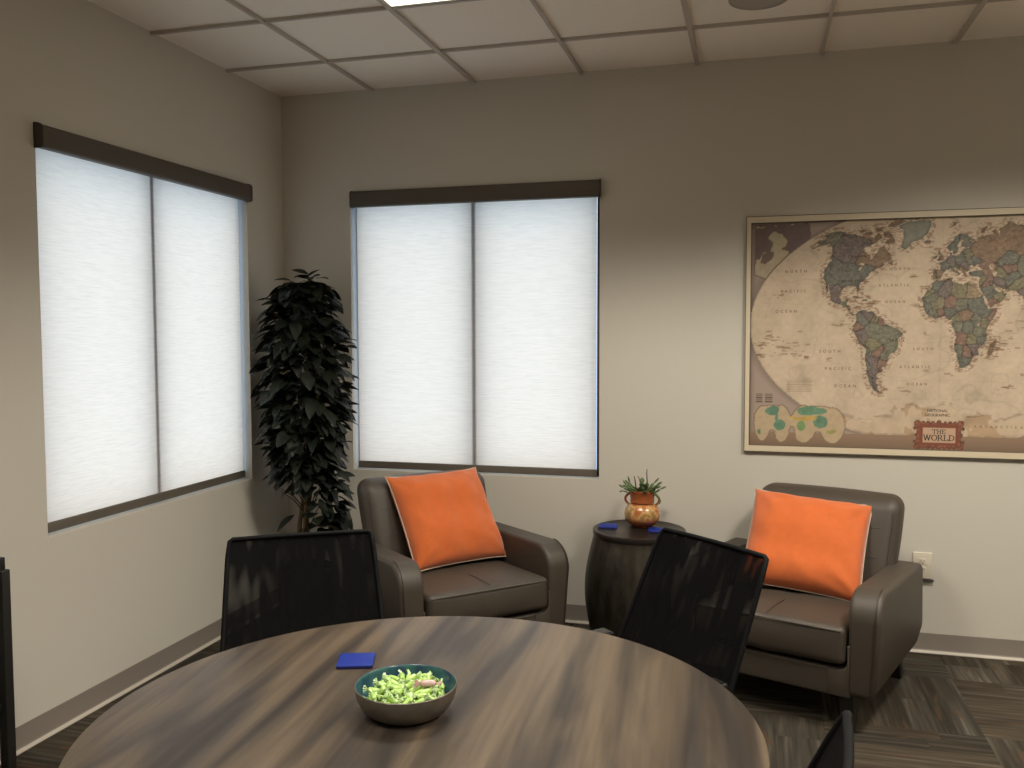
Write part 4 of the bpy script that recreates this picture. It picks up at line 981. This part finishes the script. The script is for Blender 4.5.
protos = [candy_mesh([M['candy'], M['candy_end']], s) for s in (1, 2, 3)]
pinkp = candy_mesh([M['candy_pink'], M['candy_pink']], 5)
def bowl_floor(r):
    zz = .006
    for k in range(1, 17):
        ra, rb = (br_((k - 1) / 16) if k > 1 else .056) - .0045, br_(k / 16) - .0045
        za, zb = .005 + HB * (1 - math.cos((k - 1) / 16 * PI / 2)) ** .92, .005 + HB * (1 - math.cos(k / 16 * PI / 2)) ** .92
        if r > rb: zz = zb
        elif r > ra: return za + (zb - za) * (r - ra) / max(1e-6, rb - ra)
    return zz
cell = .004; NG = 60; hf = {}
def height(x, y):
    i, j = round(x / cell), round(y / cell)
    return hf.get((i, j), bowl_floor(math.hypot(x, y)))
def raise_(x, y, z, r):
    k = int(r / cell) + 1; ci, cj = round(x / cell), round(y / cell)
    for i in range(ci - k, ci + k + 1):
        for j in range(cj - k, cj + k + 1):
            dd = (i * cell - x) ** 2 + (j * cell - y) ** 2
            if dd <= r * r:
                zt = z + math.sqrt(max(0, r * r - dd)) * .9
                if zt > hf.get((i, j), -1): hf[i, j] = zt
rc_ = random.Random(77); placed = 0; used = [False] * 3; pink_done = False
LIM = .0262
for tries in range(900):
    if placed >= 130: break
    best = None
    for _ in range(6):
        r = .084 * math.sqrt(rc_.random()); a = rc_.uniform(0, 2 * PI); th = rc_.uniform(0, PI); x, y = r * math.cos(a), r * math.sin(a)
        cx_, sx2 = math.cos(th), math.sin(th)
        ends = [(x + cx_ * u, y + sx2 * u) for u in (-.025, .025)]
        if max(math.hypot(*e_) for e_ in ends) > .098: continue
        hs = [height(x + cx_ * u, y + sx2 * u) for u in (-.02, -.01, 0, .01, .02)]
        if best is None or max(hs) < best[0]: best = (max(hs), x, y, th, hs)
    if not best: continue
    _, x, y, th, hs = best
    za, zb = max(hs[0], hs[1]), max(hs[3], hs[4]); zm = max(hs[2], (za + zb) / 2)
    tilt = math.atan2(zb - za, .035); tilt = max(-.6, min(.6, tilt)); z = zm + .0064
    lim = .056 + .020 * (1 - (math.hypot(x, y) / .09) ** 2)
    if z + .006 > lim: continue
    k = rc_.randrange(3)
    if not used[k]: o = protos[k]; used[k] = True
    else: o = protos[k].copy(); COL.objects.link(o)
    tag(o, 'pale green twist-wrapped candy in the heap in the gunmetal bowl', 'candy', 'green wrapped candies in the bowl')
    o.location = (BX + x, BY + y, BZ + z)
    o.rotation_mode = 'QUATERNION'
    o.rotation_quaternion = (Matrix.Rotation(th, 3, 'Z') @ Matrix.Rotation(-tilt, 3, 'Y') @ Matrix.Rotation(rc_.uniform(0, 2 * PI), 3, 'X')).to_quaternion()
    for u in [q / 1000 for q in range(-26, 27, 4)]:
        rr = .0064 if abs(u) < .015 else .005
        raise_(x + math.cos(th) * u, y + math.sin(th) * u, z + math.tan(tilt) * u * math.cos(tilt), rr)
    placed += 1

px_, py_ = .055, -.004
tag(pinkp, 'single pink and white wrapped candy among the green candies in the bowl', 'candy')
pinkp.location = (BX + px_, BY + py_, BZ + max(height(px_ + u, py_ + w_) for u in (-.02, 0, .02) for w_ in (-.004, .004)) + .0074); pinkp.rotation_euler = (.4, 0, .25); pinkp.scale = (1.1, 1.25, 1.25)
# ------------------------------------------------------------------ mesh-back chairs
def mesh_chair(label, loc, rz):
    t = thing('mesh_chair', label, 'chair', loc, rz, 'black mesh-back chairs')
    tanr = math.tan(math.radians(25.2)); zt, zb = .919, .46
    def hw_(z): return .267 + (.2395 - .267) * (z - zb) / (zt - zb)
    def yb(z, x): return .20 + tanr * (z - zb) + .012 * (1 - (x / hw_(z)) ** 2) * min(1, (z - .44) / .2)
    # mesh panel, two layers of fabric thickness
    b = MB(); nu, nv = 18, 14; vs = []; fs = []; z0 = .49
    for d in (0, .004):
        for j in range(nv + 1):
            for i in range(nu + 1):
                z = z0 + (zt - .004 - z0) * j / nv; x = (-1 + 2 * i / nu) * (hw_(z) - .006); vs.append((x, yb(z, x) + d, z))
    N_ = (nu + 1) * (nv + 1)
    for j in range(nv):
        for i in range(nu):
            q = (j * (nu + 1) + i, j * (nu + 1) + i + 1, (j + 1) * (nu + 1) + i + 1, (j + 1) * (nu + 1) + i); fs.append(q)
    b.add(vs[:N_], fs); b.build('mesh_back', M['mesh'], t)
    # frame round the mesh
    path = [(-hw_(z), yb(z, -hw_(z)), z) for z in [.44 + .0472 * k for k in range(10)]]
    path += [(-hw_(zt) + .004, yb(zt, hw_(zt)), zt - .006), (-hw_(zt) + .014, yb(zt, hw_(zt)) + .003, zt)]
    path += [(x, yb(zt, x), zt) for x in [(-.2 + .04 * k) for k in range(11)]]
    path += [(hw_(zt) - .014, yb(zt, hw_(zt)) + .003, zt), (hw_(zt) - .004, yb(zt, hw_(zt)), zt - .006)]
    path += [(hw_(z), yb(z, hw_(z)), z) for z in [.44 + .0472 * k for k in range(9, -1, -1)]]
    b = MB(); b.tube(path, .0085, 10); b.build('back_frame', M['blackplastic'], t)
    b = MB(); b.tube([(-.26 + .052 * k, yb(.50, -.26 + .052 * k) + .004, .495) for k in range(11)], .012, 8, flat=.8); b.build('lower_rail', M['blackplastic'], t)
    b = MB(); b.rbox((0, -.03, .440), (.250, .235, .030), .024, 3, 6, (0, 0, .012)); b.build('seat', M['blackplastic'], t)
    for s in (-1, 1):
        b = MB(); b.tube([(s * .262, .205, .450), (s * .272, .215, .40), (s * .280, .300, .0)], [.0125, .0125, .011], 10); b.build('leg', M['blackmetal'], t)
        b = MB(); b.tube([(s * .258, -.200, .570), (s * .262, -.215, .42), (s * .272, -.245, .0)], [.0125, .0125, .011], 10); b.build('leg', M['blackmetal'], t)
        b = MB(); b.rbox((s * .262, .000, .580), (.032, .200, .012), .010, 3, 4); b.build('armrest', M['armpad'], t)
        b = MB(); b.tube([(s * .262, -.215, .412), (s * .262, .205, .412)], .010, 8); b.build('side_rail', M['blackmetal'], t)
    return t
mesh_chair('black mesh-back chair tucked at the table before the plant and left armchair', (1.447, -2.422, 0), math.radians(31.1))
mesh_chair('black mesh-back chair at the table in front of the drum table', (2.312, -2.117, 0), math.radians(-42.4))
mesh_chair('black mesh-back chair seen edge-on at the right rim of the table', (2.450, -3.266, 0), math.radians(-97.5))

# ------------------------------------------------------------------ black rack at the left edge of the frame
rk = thing('storage_rack', 'narrow black metal rack against the left wall cut by the photo edge', 'rack', (.245, -2.93, 0))
HX, HY = .190, .425
b = MB(); b.rbox((0, 0, .882), (HX - .010, HY - .004, .020), .004, 2, 2); b.build('top', M['blackmetal'], rk)
for sx in (-1, 1):
    for sy in (-1, 1):
        b = MB(); b.rbox((sx * (HX - .015), sy * (HY - .015), .431), (.0165, .0165, .431), .003, 2, 2); b.build('post', M['blackmetal'], rk)
for z in (.42, .12):
    b = MB(); b.rbox((0, 0, z), (HX - .016, HY - .016, .011), .003, 2, 2); b.build('shelf', M['blackmetal'], rk)
b = MB(); b.rbox((0, HY - .018, .64), (HX - .030, .006, .215), .003, 2, 2); b.build('side_panel', M['blackmetal'], rk)

# ------------------------------------------------------------------ light
w = bpy.data.worlds.new('sky'); scene.world = w; w.use_nodes = True; nt = w.node_tree; N = nt.nodes.new; L = nt.links.new
bg = nt.nodes['Background']; tc = N('ShaderNodeTexCoord'); sp_ = N('ShaderNodeSeparateXYZ'); L(tc.outputs['Generated'], sp_.inputs[0])
r = N('ShaderNodeValToRGB'); el = r.color_ramp.elements
el[0].position = .40; el[0].color = (.34, .54, .86, 1); el[1].position = .80; el[1].color = (.84, .99, 1.16, 1)
x = el.new(.52); x.color = (.56, .88, 1.40, 1)
mr = N('ShaderNodeMapRange'); mr.inputs[1].default_value = -1; mr.inputs[2].default_value = 1; L(sp_.outputs[2], mr.inputs[0]); L(mr.outputs[0], r.inputs[0])
L(r.outputs[0], bg.inputs[0]); bg.inputs[1].default_value = 2.55

def lamp(x, y, power, sx=.58, sy=1.19, spread=134, col=(1, .93, .80)):
    l = bpy.data.lights.new('ceiling_lamp', 'AREA'); l.shape = 'RECTANGLE'; l.size = sx; l.size_y = sy; l.energy = power; l.color = col; l.spread = math.radians(spread)
    o = bpy.data.objects.new('ceiling_lamp', l); COL.objects.link(o); o.location = (x, y, H - .02); return o
def spot(x, y, power, cone=134, blend=.22, col=(1, .93, .80)):  # unseen extra beam added to brighten the walls, no fitting modelled
    l = bpy.data.lights.new('added_spot', 'SPOT'); l.energy = power; l.color = col; l.spot_size = math.radians(cone); l.spot_blend = blend; l.shadow_soft_size = .16
    o = bpy.data.objects.new('added_spot', l); COL.objects.link(o); o.location = (x, y, H - .03); return o
lamp(1.5024, -1.98, 9, .54, .76, 118); lamp(3.941, -1.78, 22); lamp(6.0, -1.78, 14)
lamp(1.5024, -4.22, 24, spread=118); lamp(3.941, -4.22, 36); lamp(1.5, -6.4, 22, spread=118); lamp(3.941, -6.4, 22)
spot(2.10, -1.78, 160, 134, .45); spot(3.941, -1.70, 170, 144, .40); spot(6.0, -1.7, 90, 140, .4); spot(1.9, -4.2, 60, 112, .5); spot(3.941, -4.2, 75, 134, .35)  # added spots; the first is placed by eye for back wall brightness

# ------------------------------------------------------------------ camera
cam = bpy.data.cameras.new('camera'); co = bpy.data.objects.new('camera', cam); COL.objects.link(co)
cam.sensor_fit = 'HORIZONTAL'; cam.sensor_width = 36; cam.lens = 883.8 / 1024 * 36; cam.clip_start = .02
R_ = Vector((0.96410736, 0.2654984, -0.00275642)); U_ = Vector((-0.01250721, 0.05578263, 0.9983646)); D_ = Vector((-0.26521796, 0.96249618, -0.05710109))
co.matrix_world = Matrix(((R_.x, U_.x, -D_.x, 2.726), (R_.y, U_.y, -D_.y, -4.765), (R_.z, U_.z, -D_.z, 1.6097), (0, 0, 0, 1)))
scene.camera = co
vs_ = scene.view_settings; vs_.view_transform = 'Standard'; vs_.look = 'None'; vs_.gamma = 1; vs_.exposure = 0; vs_.use_curve_mapping = False
try:
    scene.cycles.use_denoising = True; scene.cycles.max_bounces = 8; scene.cycles.diffuse_bounces = 5; scene.cycles.transparent_max_bounces = 12
except Exception: pass
